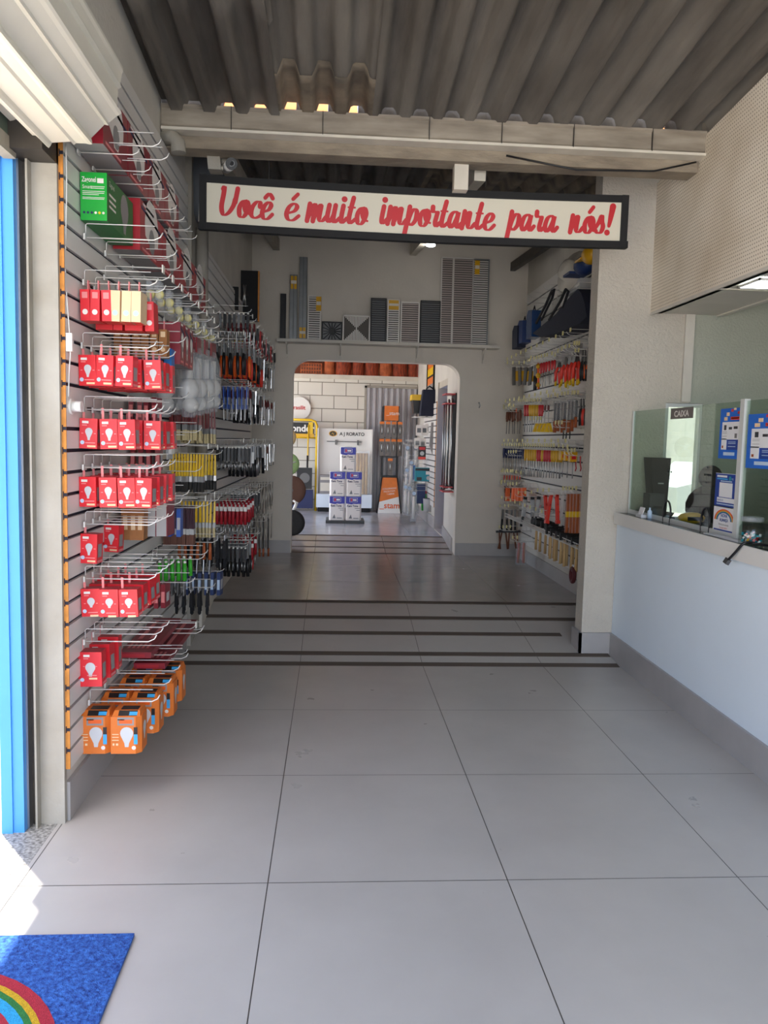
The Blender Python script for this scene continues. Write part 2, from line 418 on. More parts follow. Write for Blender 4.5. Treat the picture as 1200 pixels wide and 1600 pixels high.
# left wall with its end stub, front wall segments
f = MB(); f.box((-1.32, 3.2, -.1), (LX, YW, 3.62), 'white_paint', top=(-1.32, LX, 3.2, YW)); f.prism([(3.2, 3.62), (YW, 3.62), (YW, 4.6), (5.4, 3.75), (3.2, 3.86)], -1.32, LX, 'x', 'white_paint')
struct(f, 'wall_left')
f = MB(); f.box((-1.32, -2.0, 2.98), (-1.2, 3.2, 4.4), 'white_paint'); struct(f, 'wall_left')
f = MB(); f.box((-1.165, 3.17, 0), (-1.07, 3.2, 2.76), 'old_paint'); struct(f, 'trim_pilaster')
f = MB()
f.box((-1.075, 3.2, 0), (-1.058, RA, .165), 'baseboard_tile')
f.prism([(RA, 0), (RB, Z1), (6.16, .165 + Z1 * .5), (RA, .165)], -1.075, -1.058, 'x', 'baseboard_tile'); struct(f, 'baseboard_left')
f = MB(); f.box((LX, 5.80, 0), (-1.03, 6.17, 3.9), 'old_paint'); struct(f, 'trim_column')
f = MB(); f.box((LX, 6.17, 0), (-1.008, YW, 4.3), 'white_paint'); struct(f, 'wall_left')

# slatted wall panels
def slats(name, xf, sgn, y0, y1, z0, zt, pitch, label, top=None):
    t = thing(name, label, 'wall panel', (xf - sgn * .012, y0, z0))
    def loc(b): return b
    m = MB(); xb = -sgn * .004
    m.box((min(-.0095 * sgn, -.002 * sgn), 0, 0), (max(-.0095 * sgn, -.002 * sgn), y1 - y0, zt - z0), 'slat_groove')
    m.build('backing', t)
    m = MB(); z = 0
    while z < zt - z0 - .01:
        h = min(pitch - .015, zt - z0 - z)
        m.box((min(-.002 * sgn, .012 * sgn), .004, z), (max(-.002 * sgn, .012 * sgn), y1 - y0, z + h), 'slat_white'); z += pitch
    m.build('slats', t, kind='stuff')
    m = MB(); m.box((min(-.0095 * sgn, .0125 * sgn), -.002, 0), (max(-.0095 * sgn, .0125 * sgn), .003, zt - z0), 'slat_edge'); z = pitch
    while z < zt - z0 - .01:
        m.box((min(.001 * sgn, .0135 * sgn), -.0035, z - .014), (max(.001 * sgn, .0135 * sgn), -.0015, z - .001), 'slat_groove'); m.box((min(-.003 * sgn, .001 * sgn), -.0035, z - .021), (max(-.003 * sgn, .001 * sgn), -.0015, z + .006), 'slat_groove'); z += pitch
    m.build('edge_strip', t)
    return t
slats('slatwall_panel', -1.053, 1, 3.19, 5.79, .312 - .0875, 3.38, .0875, 'white slatted wall panel with orange end strip on near left wall, holding bulb boxes')
slats('slatwall_panel', -.985, 1, 6.22, 9.60, .45, 3.02, .0875, 'white slatted wall panel on the left wall beyond the column, holding hand tools')
slats('slatwall_panel', 2.32, -1, 5.92, 9.60, .40, 3.40, .131, 'white slatted wall panel on right recess wall, holding screwdrivers and hammers')

# right side: pillar wall, recess wall, counter wall, fascia, booth
f = MB(); f.box((1.90, 5.72, 0), (2.34, 5.88, 4.3), 'pillar_paint'); f.box((2.34, 5.72, 0), (2.455, 5.80, 4.3), 'pillar_paint'); f.box((2.455, 5.72, 1.93), (2.63, 5.80, 4.3), 'pillar_paint'); f.box((2.455, 5.72, 0), (2.63, 5.80, 1.05), 'pillar_paint'); struct(f, 'wall_pillar')
f = MB(); f.box((2.74, 5.72, 0), (5.0, 5.80, 4.3), 'booth_paint'); f.box((2.63, 5.72, 1.93), (2.74, 5.80, 4.3), 'booth_paint'); f.box((2.63, 5.72, 0), (2.74, 5.80, 1.05), 'booth_paint'); struct(f, 'wall_booth')
f = MB(); f.box((2.562, 5.695, 1.94), (2.63, 5.72, 2.60), 'white_paint'); struct(f, 'trim_strip')
f = MB(); f.box((2.343, 5.88, 0), (2.43, YW, 4.6), 'white_paint'); struct(f, 'wall_right')
f = MB()
pz = rampz(5.71)
f.prism([(5.70, .0), (5.90, .0), (5.90, rampz(5.90) + .14), (5.70, pz + .16)], 1.88, 1.899, 'x', 'baseboard_tile')
f.box((1.88, 5.70, 0), (2.13, 5.719, pz + .16), 'baseboard_tile'); struct(f, 'baseboard_pillar')
f = MB(); f.prism([(-1.5, 0), (RA, 0), (5.69, pz), (5.69, pz + .16), (-1.5, .12)], 2.112, 2.131, 'x', 'baseboard_tile'); struct(f, 'baseboard_counter')
f = MB(); f.box((2.325, 5.9, 0), (2.342, YW, Z1 + .14), 'baseboard_tile'); struct(f, 'baseboard_right')
f = MB(); f.box((2.13, -1.5, 0), (2.25, 5.715, 1.05), 'counter_paint'); struct(f, 'wall_counter')
fz = lambda y: 3.56 + .09 * (5 - y)
f = MB(); f.prism([(-1.5, 2.575), (5.719, 2.575), (5.719, fz(5.7)), (-1.5, fz(-1.5))], 2.30, 2.38, 'x', 'perforated_white')
struct(f, 'wall_fascia')
f = MB(); f.box((2.296, -1.5, 2.56), (2.31, 5.70, 2.58), 'white_paint'); struct(f, 'trim_fascia')
f = MB(); f.box((2.31, -1.5, 2.575), (2.80, 5.70, 2.60), 'white_paint')
for y in (4.75, 3.9, 3.0): f.box((2.33, y, 2.570), (2.80, y + .03, 2.576), 'off_white')
f.box((2.79, -1.5, 2.565), (2.83, 5.70, 2.9), 'white_paint'); struct(f, 'ceiling_booth')
f = MB(); f.box((2.8, -1.5, 2.95), (5.0, 5.70, 3.05), 'white_paint'); struct(f, 'ceiling_booth')
f = MB(); f.box((4.9, -1.5, 0), (5.0, 5.70, 3.0), 'booth_paint'); struct(f, 'wall_booth')
f = MB(); f.box((2.25, -1.6, 0), (5.0, -1.5, 3.0), 'booth_paint'); struct(f, 'wall_booth')

# arch wall with a rounded opening
xa, xb, zt, rr = -.50, 1.545, 2.56, .20
poly = [(-1.32, -.1), (xa, -.1), (xa, zt - rr)]
for k in range(1, 9): a = math.pi - k * math.pi / 16; poly.append((xa + rr + rr * math.cos(a), zt - rr + rr * math.sin(a)))
for k in range(0, 9): a = math.pi / 2 - k * math.pi / 16; poly.append((xb - rr + rr * math.cos(a), zt - rr + rr * math.sin(a)))
poly += [(xb, -.1), (2.8, -.1), (2.8, 4.8), (-1.32, 4.8)]
half1 = [p for p in poly]
f = MB()
# split the outline at the crown so that each face is simple
mid = .5
L_ = [p for p in poly[:11]] + [(mid, zt), (mid, 4.8), (-1.32, 4.8)]
R_ = [(mid, zt)] + poly[11:-1] + [(mid, 4.8)]
f.prism(L_, YW, YW + .2, 'y', 'arch_paint'); f.prism(R_, YW, YW + .2, 'y', 'arch_paint')
struct(f, 'wall_arch')
f = MB(); f.box((-1.0, YW - .015, Z1), (xa - .005, YW, Z1 + .155), 'baseboard_tile'); f.box((xb + .005, YW - .015, Z1), (2.6, YW, Z1 + .155), 'baseboard_tile'); struct(f, 'baseboard_arch')

# back room
DY0, DY1 = 10.75, 11.62
f = MB(); f.box((xb, YW + .2, 0), (1.75, DY0, 3.6), 'white_paint'); struct(f, 'wall_back_right')
f = MB(); f.box((xb, DY1, 0), (1.75, YF, 3.6), 'white_paint'); struct(f, 'wall_back_right')
f = MB(); f.box((xb, DY0, 2.47), (1.75, DY1, 3.6), 'white_paint'); struct(f, 'wall_back_right')
f = MB(); f.prism([(YW + .2, Z1), (RD, Z2), (DY0, Z2), (DY0, Z2 + .15), (YW + .2, Z1 + .19)], xb - .018, xb, 'x', 'baseboard_tile'); struct(f, 'baseboard_back')
f = MB(); f.box((xb - .018, DY1 + .02, Z2), (xb, YF, Z2 + .17), 'baseboard_tile'); struct(f, 'baseboard_back')
f = MB(); f.box((xb - .02, DY1 - .035, Z2), (1.68, DY1, 2.47), 'jamb_beige'); f.box((xb, DY0, 2.38), (1.70, DY1, 2.47), 'jamb_beige'); struct(f, 'door_frame')
d = MB(); d.box((1.68, DY0, Z2), (1.72, DY1 - .035, 2.38), 'door_blue'); d = d.build('door_1', kind='structure')
h = MB(); h.tube([(1.68, 10.95, 1.32), (1.62, 10.95, 1.32)], .012, 'black_plastic'); h.box((1.615, 10.92, 1.22), (1.63, 10.98, 1.42), 'black_plastic'); h.build('door_handle', d)
f = MB(); f.box((xb - .02, DY0, Z2), (1.68, DY1, Z2 + .012), 'jamb_beige'); struct(f, 'trim_sill')
f = MB(); f.box((-3.2, YF, 0), (1.75, YF + .2, 2.72), 'painted_block'); struct(f, 'wall_back')
f = MB(); f.box((-3.2, YF - .03, 2.70), (1.56, YF + .2, 2.78), 'white_wood'); struct(f, 'trim_wall_plate')
f = MB(); f.box((-3.3, 9.95, 3.25), (1.8, YF + .6, 3.30), 'clay_red')
for k in range(12): f.box((-3.2, 10.2 + k * .4, 3.17), (1.55, 10.27 + k * .4, 3.25), 'wood_dark')
struct(f, 'ceiling_back')
f = MB(); f.box((-3.2, YF + .35, 2.78), (1.75, YF + .5, 3.3), 'wood_dark'); struct(f, 'wall_back_top')
rt = thing('roof_tile_row', 'row of red and orange clay roof tiles above the far block wall', 'roof tiles', (0, YF + .1, 2.78))
xs_ = [W(px, 575, y=YF + .05).x for px in (506, 524, 550, 570, 592, 613, 637, 655)]
for k in range(7):
    m = MB(); c = 'clay_orange' if k in (0, 4) else 'clay_red'; x0_, x1_ = xs_[k] + .01, xs_[k + 1] - .01; cx_, hw_ = (x0_ + x1_) / 2, (x1_ - x0_) / 2
    m.prism([(cx_ + hw_ * math.cos(a_), -.05 - hw_ * .7 * math.sin(a_)) for a_ in [math.pi * i / 8 for i in range(9)]] + [(x0_, .1), (x1_, .1)], 0, .4, 'z', c)
    m.build('clay_tile', rt)
hb = MB()
hb.box((-.48, -.1, 0), (-.09, .1, .2), 'clay_orange')
for i in range(8):
    for j in range(3): hb.box((-.465 + i * .046, -.103, .015 + j * .062), (-.433 + i * .046, -.099, .06 + j * .062), 'wood_dark')
solo(hb, 'hollow_brick', 'orange hollow clay brick with square holes above the far wall, left of the roof tiles', 'brick', (W(503, 575, y=YF).x + .09, YF + .1, 2.78))
f = MB(); f.box((-3.3, 9.9, 3.0), (-1.0, 10.0, 3.2), 'white_paint'); struct(f, 'wall_back_front')

# ramps' dark anti slip strips
def strip(y, x0, x1, w=.048, n=0, where=''):
    m = MB(); sl = math.atan2(rampz(y + .02) - rampz(y - .02), .04)
    m.box((x0, -w / 2, -.002), (x1, w / 2, .004), 'dark_strip')
    return solo(m, 'anti_slip_strip', where, 'floor strip', (0, y, rampz(y)), (sl, 0, 0), None)
mat('dark_strip', '5c5148', .8)
nm = ['nearest', 'second nearest', 'middle', 'fourth', 'farthest']
for i, y in enumerate((5.49, 5.76, 6.07, 6.41, 6.785)):
    strip(y, -1.05, 2.11 if i < 1 else (1.85 if i == 2 else 2.30), .066, i, nm[i] + ' dark anti slip strip across the near ramp') if i != 1 else strip(5.675, -1.05, 2.105, .066, i, nm[i] + ' dark anti slip strip across the near ramp')
for i, y in enumerate((9.74, 10.02, 10.33, 10.64)):
    strip(y, -.49 if i < 1 else -1.4, 1.52, .035, i, ['nearest', 'second', 'third', 'farthest'][i] + ' dark anti slip strip on the far ramp through the archway')

# ------------------------------------------------------------------ roofs, gutter, beams
def corr(name, x0, x1, y0, y1, zf, pitch=.197, amp=.042, m='asbestos', phase=0, thick=.008):
    """corrugated sheet; ridges run along y; zf(y) is its mean height"""
    mb = MB(); prof = []; x = x0; K = 12
    n = int((x1 - x0) / pitch * K) + 1
    ys = [y0 + (y1 - y0) * k / 6 for k in range(7)]
    for i in range(n + 1):
        x = x0 + (x1 - x0) * i / n; s = math.sin(2 * math.pi * (x - phase) / pitch); s = max(-1, min(1, 2.3 * s)); prof.append((x, s * amp))
    for side in (0, 1):
        b = len(mb.v)
        for y in ys: mb.v += [Vector((x, y, zf(y) + h + side * thick)) for x, h in prof]
        w = len(prof)
        for j in range(len(ys) - 1):
            for i in range(w - 1):
                q = (b + j * w + i, b + j * w + i + 1, b + (j + 1) * w + i + 1, b + (j + 1) * w + i)
                mb.f.append(q if side else q[::-1]); mb.m.append(m); mb.sm.append(True)
    w = len(prof); half = len(mb.v) // 2
    for (j) in (0, len(ys) - 1):
        for i in range(w - 1):
            a = j * w + i; mb.f.append((a, a + 1, a + 1 + half, a + half)); mb.m.append(m); mb.sm.append(False)
    return struct(mb, name)
z1 = lambda y: 3.612 + .09 * (5.02 - y)
corr('ceiling_roof_sheet', -1.30, -.36, 3.90, 5.03, lambda y: z1(y) - .032, phase=-.679 - .05)
corr('ceiling_roof_sheet', -.40, .20, 4.58, 5.03, lambda y: z1(y) - .010, m='asbestos_pale', phase=-.679 - .05)
corr('ceiling_roof_sheet', -1.32, -.34, -2.2, 4.15, z1, phase=-.679 - .05)
corr('ceiling_roof_sheet', -.42, .26, -2.2, 4.75, lambda y: z1(y) + .006, phase=-.679 - .05)
corr('ceiling_roof_sheet', .20, 1.25, -2.2, 5.03, lambda y: z1(y) - .01, phase=-.679 - .05)
corr('ceiling_roof_sheet', 1.20, 3.0, -2.2, 5.03, lambda y: z1(y), phase=-.679 - .05)
z2 = lambda y: 3.675 + .11 * (y - 5.4)
corr('ceiling_roof_sheet', -1.3, .72, 5.20, 7.3, z2, m='asbestos', phase=0)
corr('ceiling_roof_sheet', .70, 2.7, 5.20, 7.3, lambda y: z2(y) + .01, m='asbestos_pale', phase=0)
corr('ceiling_roof_sheet', -1.3, 2.8, 7.1, 9.75, lambda y: z2(y) + .05, m='asbestos', phase=0)
f = MB(); f.box((2.12, 4.98, 3.67), (3.0, 5.28, 3.70), 'asbestos'); struct(f, 'trim_sun_block')  # added cover, blocks sun falling through the roof gap onto the fascia
# dark blocks added against sky in the crests, translucent orange sheets added to glow
pl = []
for k, px in enumerate((358, 406, 453, 503, 550, 1032)):
    p = W(px, 163 + (px - 358) * .0655, y=5.02); pl.append(p.x)
    m = MB(); m.prism([(5.0, -.03), (5.24, .15), (5.24, .156), (5.0, -.024)], -.036, .036, 'x', 'orange_translucent')
    solo(m, 'orange_glow_sheet', ('leftmost', 'second', 'third', 'fourth', 'fifth', 'lone far right')[k] + ' added orange sheet catching sun under the roof sheet above the gutter', 'roof filler', (p.x, 0, z1(5.03) - .012))
xs_ = [LX] + sorted(pl) + [2.30]
for a_, b_ in zip(xs_, xs_[1:]):
    a2, b2 = a_ + (.038 if a_ != LX else 0), b_ - (.038 if b_ != 2.30 else 0)
    m = MB(); m.box((a2, 5.045, z1(5.03) - .09), (b2, 5.09, z1(5.03) + .05), 'asbestos'); struct(m, 'trim_sky_block')
g = thing('rain_gutter', 'long beige metal rain gutter on top of the cross beam', 'gutter', (0, 4.98, 3.44))
m = MB()
prof = [(0, .02), (0, .115), (-.012, .125), (-.012, .137), (.004, .137), (.012, .125), (.012, .03), (.22, .03), (.22, .16), (.235, .16), (.235, .0), (.02, 0)]
m.prism(prof, LX + .01, 2.30, 'x', 'gutter_metal'); m.build('channel', g)
m = MB(); m.box((LX + .01, -.014, -.012), (2.30, .1, .004), 'white_wood'); m.build('lower_flange', g)
for x in (-.65, -.1, .55, 1.0, 1.45, 1.95):
    m = MB(); m.box((x, -.016, .0), (x + .004, -.001, .137), 'dark_metal'); m.build('gutter_strap', g)
m = MB(); m.box((LX + .005, 5.06, 3.355), (2.295, 5.21, 3.427), 'beam_concrete'); struct(m, 'trim_cross_beam')
# rafters behind the beam
def bar(name, p, q, w, h, m, label=None, cat=None):
    p, q = Vector(p), Vector(q); d = q - p; L_ = d.length
    mb = MB(); mb.box((-w / 2, 0, -h / 2), (w / 2, L_, h / 2), m)
    rot = d.to_track_quat('Y', 'Z').to_euler()
    return mb.build(name, None, p, rot, label=label, category=cat) if label else mb.build(name, None, p, rot, kind='structure')
bar('trim_rafter', (.93, 5.28, 3.38), (.92, 9.7, 3.90), .075, .13, 'white_wood')
bar('trim_rafter', (-.72, 5.28, 3.38), (-.72, 9.7, 3.90), .075, .13, 'old_paint')
bar('trim_rafter', (2.24, 6.3, 3.6), (2.15, 9.7, 3.75), .06, .10, 'dark_metal')
m = MB(); m.box((-.045, -.04, -.02), (.045, .04, .17), 'white_wood'); 
struct(m, 'trim_post').location = (.78, 5.15, 3.22)
# pipe stub and grey bulge at the left end of the beam
m = MB(); m.tube([(-1.06, 5.04, 3.40), (-1.00, 5.02, 3.40), (-.975, 5.02, 3.37), (-.97, 5.02, 3.31)], .045, 'old_paint', 12)
solo(m, 'pipe_elbow', 'dirty white plastic pipe elbow under the left end of the beam', 'pipe')
m = MB(); m.lathe([(.04, -.3), (.12, -.22), (.14, 0), (.13, .18), (.05, .22)], 'pvc_grey', 14)
solo(m, 'pipe_collar', 'bulging grey pipe joint at the top of the left column', 'pipe', (-.95, 5.98, 3.42))
m = MB(); m.tube([(-.985, 5.98, 0.3), (-.985, 5.98, 3.11)], .045, 'old_paint', 12)
solo(m, 'drain_pipe', 'vertical whitish drain pipe against the left column', 'pipe')
# ------------------------------------------------------------------ hooks used on every slatted wall
def hook_kind(name, L_, tag):
    parts = [('prong', MB().tube([(0, 0, 0), (L_ - .035, 0, 0), (L_ - .01, 0, .012), (L_, 0, .03)], .0028, 'wire_white', 6)),
             ('label_arm', MB().tube([(0, 0, .0), (.0, 0, .048), (.006, 0, .054), (L_ - .03, 0, .054)], .0022, 'wire_white', 6)),
             ('back_plate', MB().box((-.004, -.02, -.012), (.004, .02, .012), 'wire_white'))]
    if tag: parts[1] = parts[1] + (('price_tag', MB().box((L_ - .036, -.018, .03), (L_ - .030, .018, .065), tag)),)
    return Kind('display_hook', 'hook', parts)
HOOK = None
def hook(Y, z, side='L', x=None, where='', kind=None, group=None, s=1):
    x = x if x is not None else (-1.04 if side == 'L' else 2.306)
    return (kind or HOOK).put((x, Y, z), where, group, (0, 0, 0) if side == 'L' else (0, 0, math.pi), s)


# ------------------------------------------------------------------ sign with brush lettering
def smooth(pts, k=6):
    if len(pts) < 3: return [Vector(p) for p in pts]
    P = [Vector(pts[0])] + [Vector(p) for p in pts] + [Vector(pts[-1])]; out = []
    for i in range(1, len(P) - 2):
        for j in range(k):
            t = j / k; a, b, c, d = P[i - 1:i + 3]
            out.append(.5 * (2 * b + (c - a) * t + (2 * a - 5 * b + 4 * c - d) * t * t + (3 * b - a - 3 * c + d) * t ** 3))
    return out + [P[-2]]
GL = {
 'V': (.92, [[(.05, 1.48), (.1, 1.6), (.12, 1.2), (.12, .5), (.28, .08), (.52, .2), (.7, .6), (.74, .95)], [(.76, .8), (.78, 1.55)]]),
 'o': (.62, [[(.40, .95), (.2, .85), (.1, .5), (.18, .1), (.36, .04), (.50, .3), (.54, .65), (.42, .92), (.36, .6), (.48, .3), (.66, .22)]]),
 'c': (.56, [[(.50, .68), (.46, .92), (.28, .9), (.12, .6), (.12, .22), (.30, .04), (.52, .12), (.66, .28)]]),
 'e': (.56, [[(.18, .42), (.40, .55), (.48, .8), (.34, .95), (.16, .75), (.1, .35), (.22, .06), (.42, .05), (.62, .3)]]),
 'm': (1.0, [[(.1, .98), (.08, .04)], [(.1, .2), (.26, .78), (.38, .93), (.38, .04)], [(.40, .2), (.56, .78), (.68, .93), (.67, .3), (.74, .08), (.88, .1), (1.02, .32)]]),
 'n': (.70, [[(.1, .98), (.08, .04)], [(.1, .2), (.26, .78), (.38, .93), (.37, .3), (.44, .08), (.58, .1), (.72, .32)]]),
 'u': (.70, [[(.1, .98), (.08, .3), (.18, .06), (.30, .16), (.40, .5)], [(.42, .98), (.40, .25), (.50, .05), (.72, .3)]]),
 'i': (.36, [[(.12, .98), (.1, .28), (.18, .05), (.38, .3)]]),
 't': (.44, [[(.22, 1.45), (.16, .8), (.14, .28), (.24, .05), (.46, .28)], [(.02, .92), (.36, .92)]]),
 'p': (.62, [[(.1, 1.05), (.08, .2), (.04, -.55)], [(.1, .12), (.2, .7), (.36, .93), (.50, .8), (.50, .35), (.34, .06), (.2, .1)]]),
 'r': (.50, [[(.06, 1.12), (.10, .85), (.28, .86), (.34, .8), (.30, .3), (.38, .06), (.54, .26)]]),
 'a': (.72, [[(.48, .8), (.34, .93), (.16, .78), (.09, .35), (.2, .05), (.34, .2), (.46, .6), (.50, .92), (.48, .3), (.58, .05), (.74, .3)]]),
 's': (.52, [[(.0, .2), (.2, .6), (.32, 1.02), (.38, .7), (.47, .4), (.40, .1), (.22, .05), (.10, .18)]]),
 '!': (.46, [[(.32, 1.55), (.29, .9), (.26, .45)]]),
}
def brush_word(mb, word, o, end, sx_h, n, m):
    """lettering between two points of the sign face; accents are written after their letter"""
    adv = sum(GL[c][0] for c in word if c in GL); u = (end - o); L_ = u.length; u = u.normalized(); v = n.cross(u)
    kx = L_ / adv; ky = sx_h; x = 0; last = 0
    def put(pt): 
        return o + u * ((x0 + pt[0] + .13 * pt[1] * ky / kx) * kx) + v * (pt[1] * ky) + n * .0012
    for c in word:
        x0 = x if c in GL else last
        if c in GL: strokes = GL[c][1]; last = x; x += GL[c][0]
        elif c == '´': strokes = [[(.26, 1.2), (.42, 1.48)]]
        else: strokes = [[(.12, 1.18), (.30, 1.42), (.5, 1.18)]]
        dots = [(.12, 1.35)] if c == 'i' else ([(.22, .08)] if c == '!' else [])
        for st in strokes:
            pl = smooth([(p[0], p[1], 0) for p in st]); pl = [put(p) for p in pl]; k = len(pl); global_n[0] += 1; off = n * (.0002 * (global_n[0] % 9)); pl = [p + off + n * (.0009 * i_ / k) for i_, p in enumerate(pl)]
            wd = []; W_ = []
            for i, p in enumerate(pl):
                d = (pl[min(i + 1, k - 1)] - pl[max(i - 1, 0)]).normalized(); vy = abs(d.dot(v)); s_ = n.cross(d)
                w = ky * (.052 + .085 * vy ** 1.5)
                if c == '!': w = ky * (.19 - .10 * i / k)
                W_.append(w); wd.append(s_)
            for i in range(k - 1): mb.quad([pl[i] - wd[i] * W_[i], pl[i + 1] - wd[i + 1] * W_[i + 1], pl[i + 1] + wd[i + 1] * W_[i + 1], pl[i] + wd[i] * W_[i]], m)
            for i in (0, k - 1): mb.disc(pl[i] + n * .0001, W_[i], n, m, 12)
        for d in dots: mb.disc(put(d), ky * .17, n, m, 12)
global_n = [0]
YS = 5.2; a = W(312, 273, y=YS); b = W(982, 306, y=YS); c = W(310, 358, y=YS); d = W(980, 388, y=YS)
sg = thing('hanging_sign', 'long cream sign with black frame and red brush lettering hanging across the passage', 'sign', (a.x, YS, c.z))
O_ = Vector(sg.location)
def sag(t): return -.018 * 4 * t * (1 - t)
K = 14; m = MB()
top = [a.lerp(b, i / K) + Vector((0, 0, sag(i / K))) - O_ for i in range(K + 1)]
bot = [c.lerp(d, i / K) + Vector((0, 0, sag(i / K))) - O_ for i in range(K + 1)]
for i in range(K):
    m.quad([bot[i], bot[i + 1], top[i + 1], top[i]], 'sign_face'); bk = Vector((0, .03, 0))
    m.quad([top[i] + bk, top[i + 1] + bk, bot[i + 1] + bk, bot[i] + bk], 'off_white')
m.build('panel', sg)
m = MB(); t_ = .044
def fr(p, q, inner):
    m.prism([(p.x, p.z), (q.x, q.z), (q.x, q.z + inner), (p.x, p.z + inner)], -.012, .035, 'y', 'black_matt')
for i in range(K): fr(top[i], top[i + 1], -t_); fr(bot[i], bot[i + 1], t_)
m.box((top[0].x - .001, -.0135, bot[0].z - .001), (top[0].x + t_, .0365, top[0].z + .001), 'black_matt'); m.box((top[-1].x - t_, -.0135, bot[-1].z - .001), (top[-1].x + .001, .0365, top[-1].z + .001), 'black_matt')
m.build('frame', sg)
halo = MB(); m = MB(); nn = Vector((0, -1, 0))
for w, p, q in (('Voce^', (340, 337), (426, 344)), ('e´', (442, 344), (464, 346)), ('muito', (477, 346), (576, 352)), ('importante', (592, 350), (777, 361)), ('para', (792, 360), (872, 364)), ('no´s!', (888, 364), (958, 366))):
    P = W(*p, y=YS) - O_; Q = (W(*q, y=YS) - O_); Q = P.lerp(Q, .955)
    brush_word(m, w, P, Q, .113, nn, 'sign_red')
m.build('lettering', sg)
for px in (420, 760):
    p = W(px, 285, y=YS); m = MB(); m.tube([(p.x, YS + .02, p.z - .02), (p.x, YS + .02, 3.42)], .0025, 'black_plastic', 4)
    solo(m, 'hanging_wire', ('thin dark wire holding the sign near its left part', 'thin dark wire holding the sign near its right part')[px > 500], 'wire')
m = MB(); m.tube([(1.05, 5.05, 3.40), (1.5, 5.04, 3.33), (2.0, 5.04, 3.345), (2.28, 5.06, 3.42)], .006, 'black_plastic', 6)
solo(m, 'loose_cable', 'black cable drooping under the right half of the cross beam', 'cable')

# security camera on a beam bracket
p = W(362, 258, y=5.15)
t = thing('security_camera', 'white bullet security camera on a bracket above the left end of the sign', 'camera', (p.x, 5.15, p.z))
m = MB(); m.tube([(-.05, .12, .02), (0, -.02, 0)], .034, 'white_plastic', 14); m.build('body', t)
m = MB(); m.tube([(0, -.02, 0), (.004, -.036, -.002)], .036, 'black_plastic', 14); m.disc((.0045, -.0375, -.002), .02, (0, -1, 0), 'steel'); m.disc((.0045, -.038, -.002), .014, (0, -1, 0), 'black_plastic'); m.build('lens', t)
m = MB(); m.tube([(-.05, .1, .02), (-.09, .08, .0), (-.1, .08, .06)], .02, 'off_white', 8); m.build('mount', t)
m = MB(); m.box((-.15, .03, -.02), (-.07, .13, .16), 'old_paint', top=(-.17, -.09, .03, .13)); m.build('bracket_block', t)

# ------------------------------------------------------------------ shutter, jamb
t = thing('rolling_shutter', 'rolled up cream metal shutter over the left side opening', 'shutter', (-1.0, -2.0, 2.85))
m = MB(); poly = []; n = 9; r0 = .215
for k in range(n):
    a0 = 2 * math.pi * k / n + .25; A = Vector((math.cos(a0), math.sin(a0))) * r0; a1 = a0 + 2 * math.pi / n; B = Vector((math.cos(a1), math.sin(a1))) * r0
    nrm = Vector((math.cos((a0 + a1) / 2), math.sin((a0 + a1) / 2)))
    for f_, h in ((0, .006), (.05, .012), (.10, .004), (.14, -.006), (.6, -.008), (.66, .004), (.72, -.002), (.96, 0)): q = A.lerp(B, f_) + nrm * (h + .004); poly.append((q.x, q.y))
m.prism(poly, 0, 5.03, 'y', 'shutter_metal'); m.build('rolled_slats', t)
m = MB(); m.tube([(0, 5.03, 0), (0, 5.14, 0)], .05, 'dark_metal', 12); m.build('axle', t)
f = MB(); f.box((-1.22, -2, 2.66), (-1.19, 3.02, 3.05), 'green_metal'); f.box((-1.32, 3.02, 2.62), (-1.07, 3.2, 3.35), 'dark_metal'); struct(f, 'trim_shutter_box')
f = MB(); f.box((-1.23, -2, 2.60), (-1.185, 3.08, 2.66), 'old_paint'); struct(f, 'trim_lintel')
t = thing('shutter_post', 'tall bright blue steel door post at the left opening', 'door post', (-1.247, 3.12, 0))
m = MB(); m.box((-.043, -.03, 0), (.0, .05, 2.66), 'blue_metal'); m.box((-.0, -.022, 0), (.042, .05, 2.66), 'blue_metal'); m.build('post', t)
t = thing('guide_rail', 'stained dark metal shutter guide between the blue post and white wall end', 'rail', (-1.185, 3.14, 0))
m = MB(); m.box((-.02, -.01, 0), (-.012, .05, 2.62), 'steel'); m.box((.012, -.01, 0), (.02, .05, 2.62), 'old_paint'); m.box((-.012, .03, 0), (.012, .05, 2.62), 'dark_metal'); m.build('channel', t)

# ------------------------------------------------------------------ doormat with rainbow
c0 = W(210, 1458, z=.012)
t = thing('doormat', 'blue bristle doormat with a rainbow on the floor at lower left', 'mat', (c0.x, c0.y, 0))
m = MB(); m.box((-1.0, -1.25, .001), (0, 0, .012), 'mat_blue'); m.build('base', t)
m = MB()
cx, cy, r_out = -1.1117 - c0.x, 1.822 - c0.y, .445
bands = [('mat_red', 1.0, .925), ('mat_yellow', .925, .885), ('mat_green', .885, .845), ('mat_cyan', .845, .775), ('mat_red', .775, .72)]
for mm, ra, rb in bands:
    for k in range(24):
        a0, a1 = math.pi * k / 24, math.pi * (k + 1) / 24
        P = [(cx + r_out * r_ * math.cos(a_), cy + r_out * r_ * math.sin(a_), .0135) for r_, a_ in ((rb, a0), (ra, a0), (ra, a1), (rb, a1))]
        m.quad(P, mm)
m.build('rainbow', t)

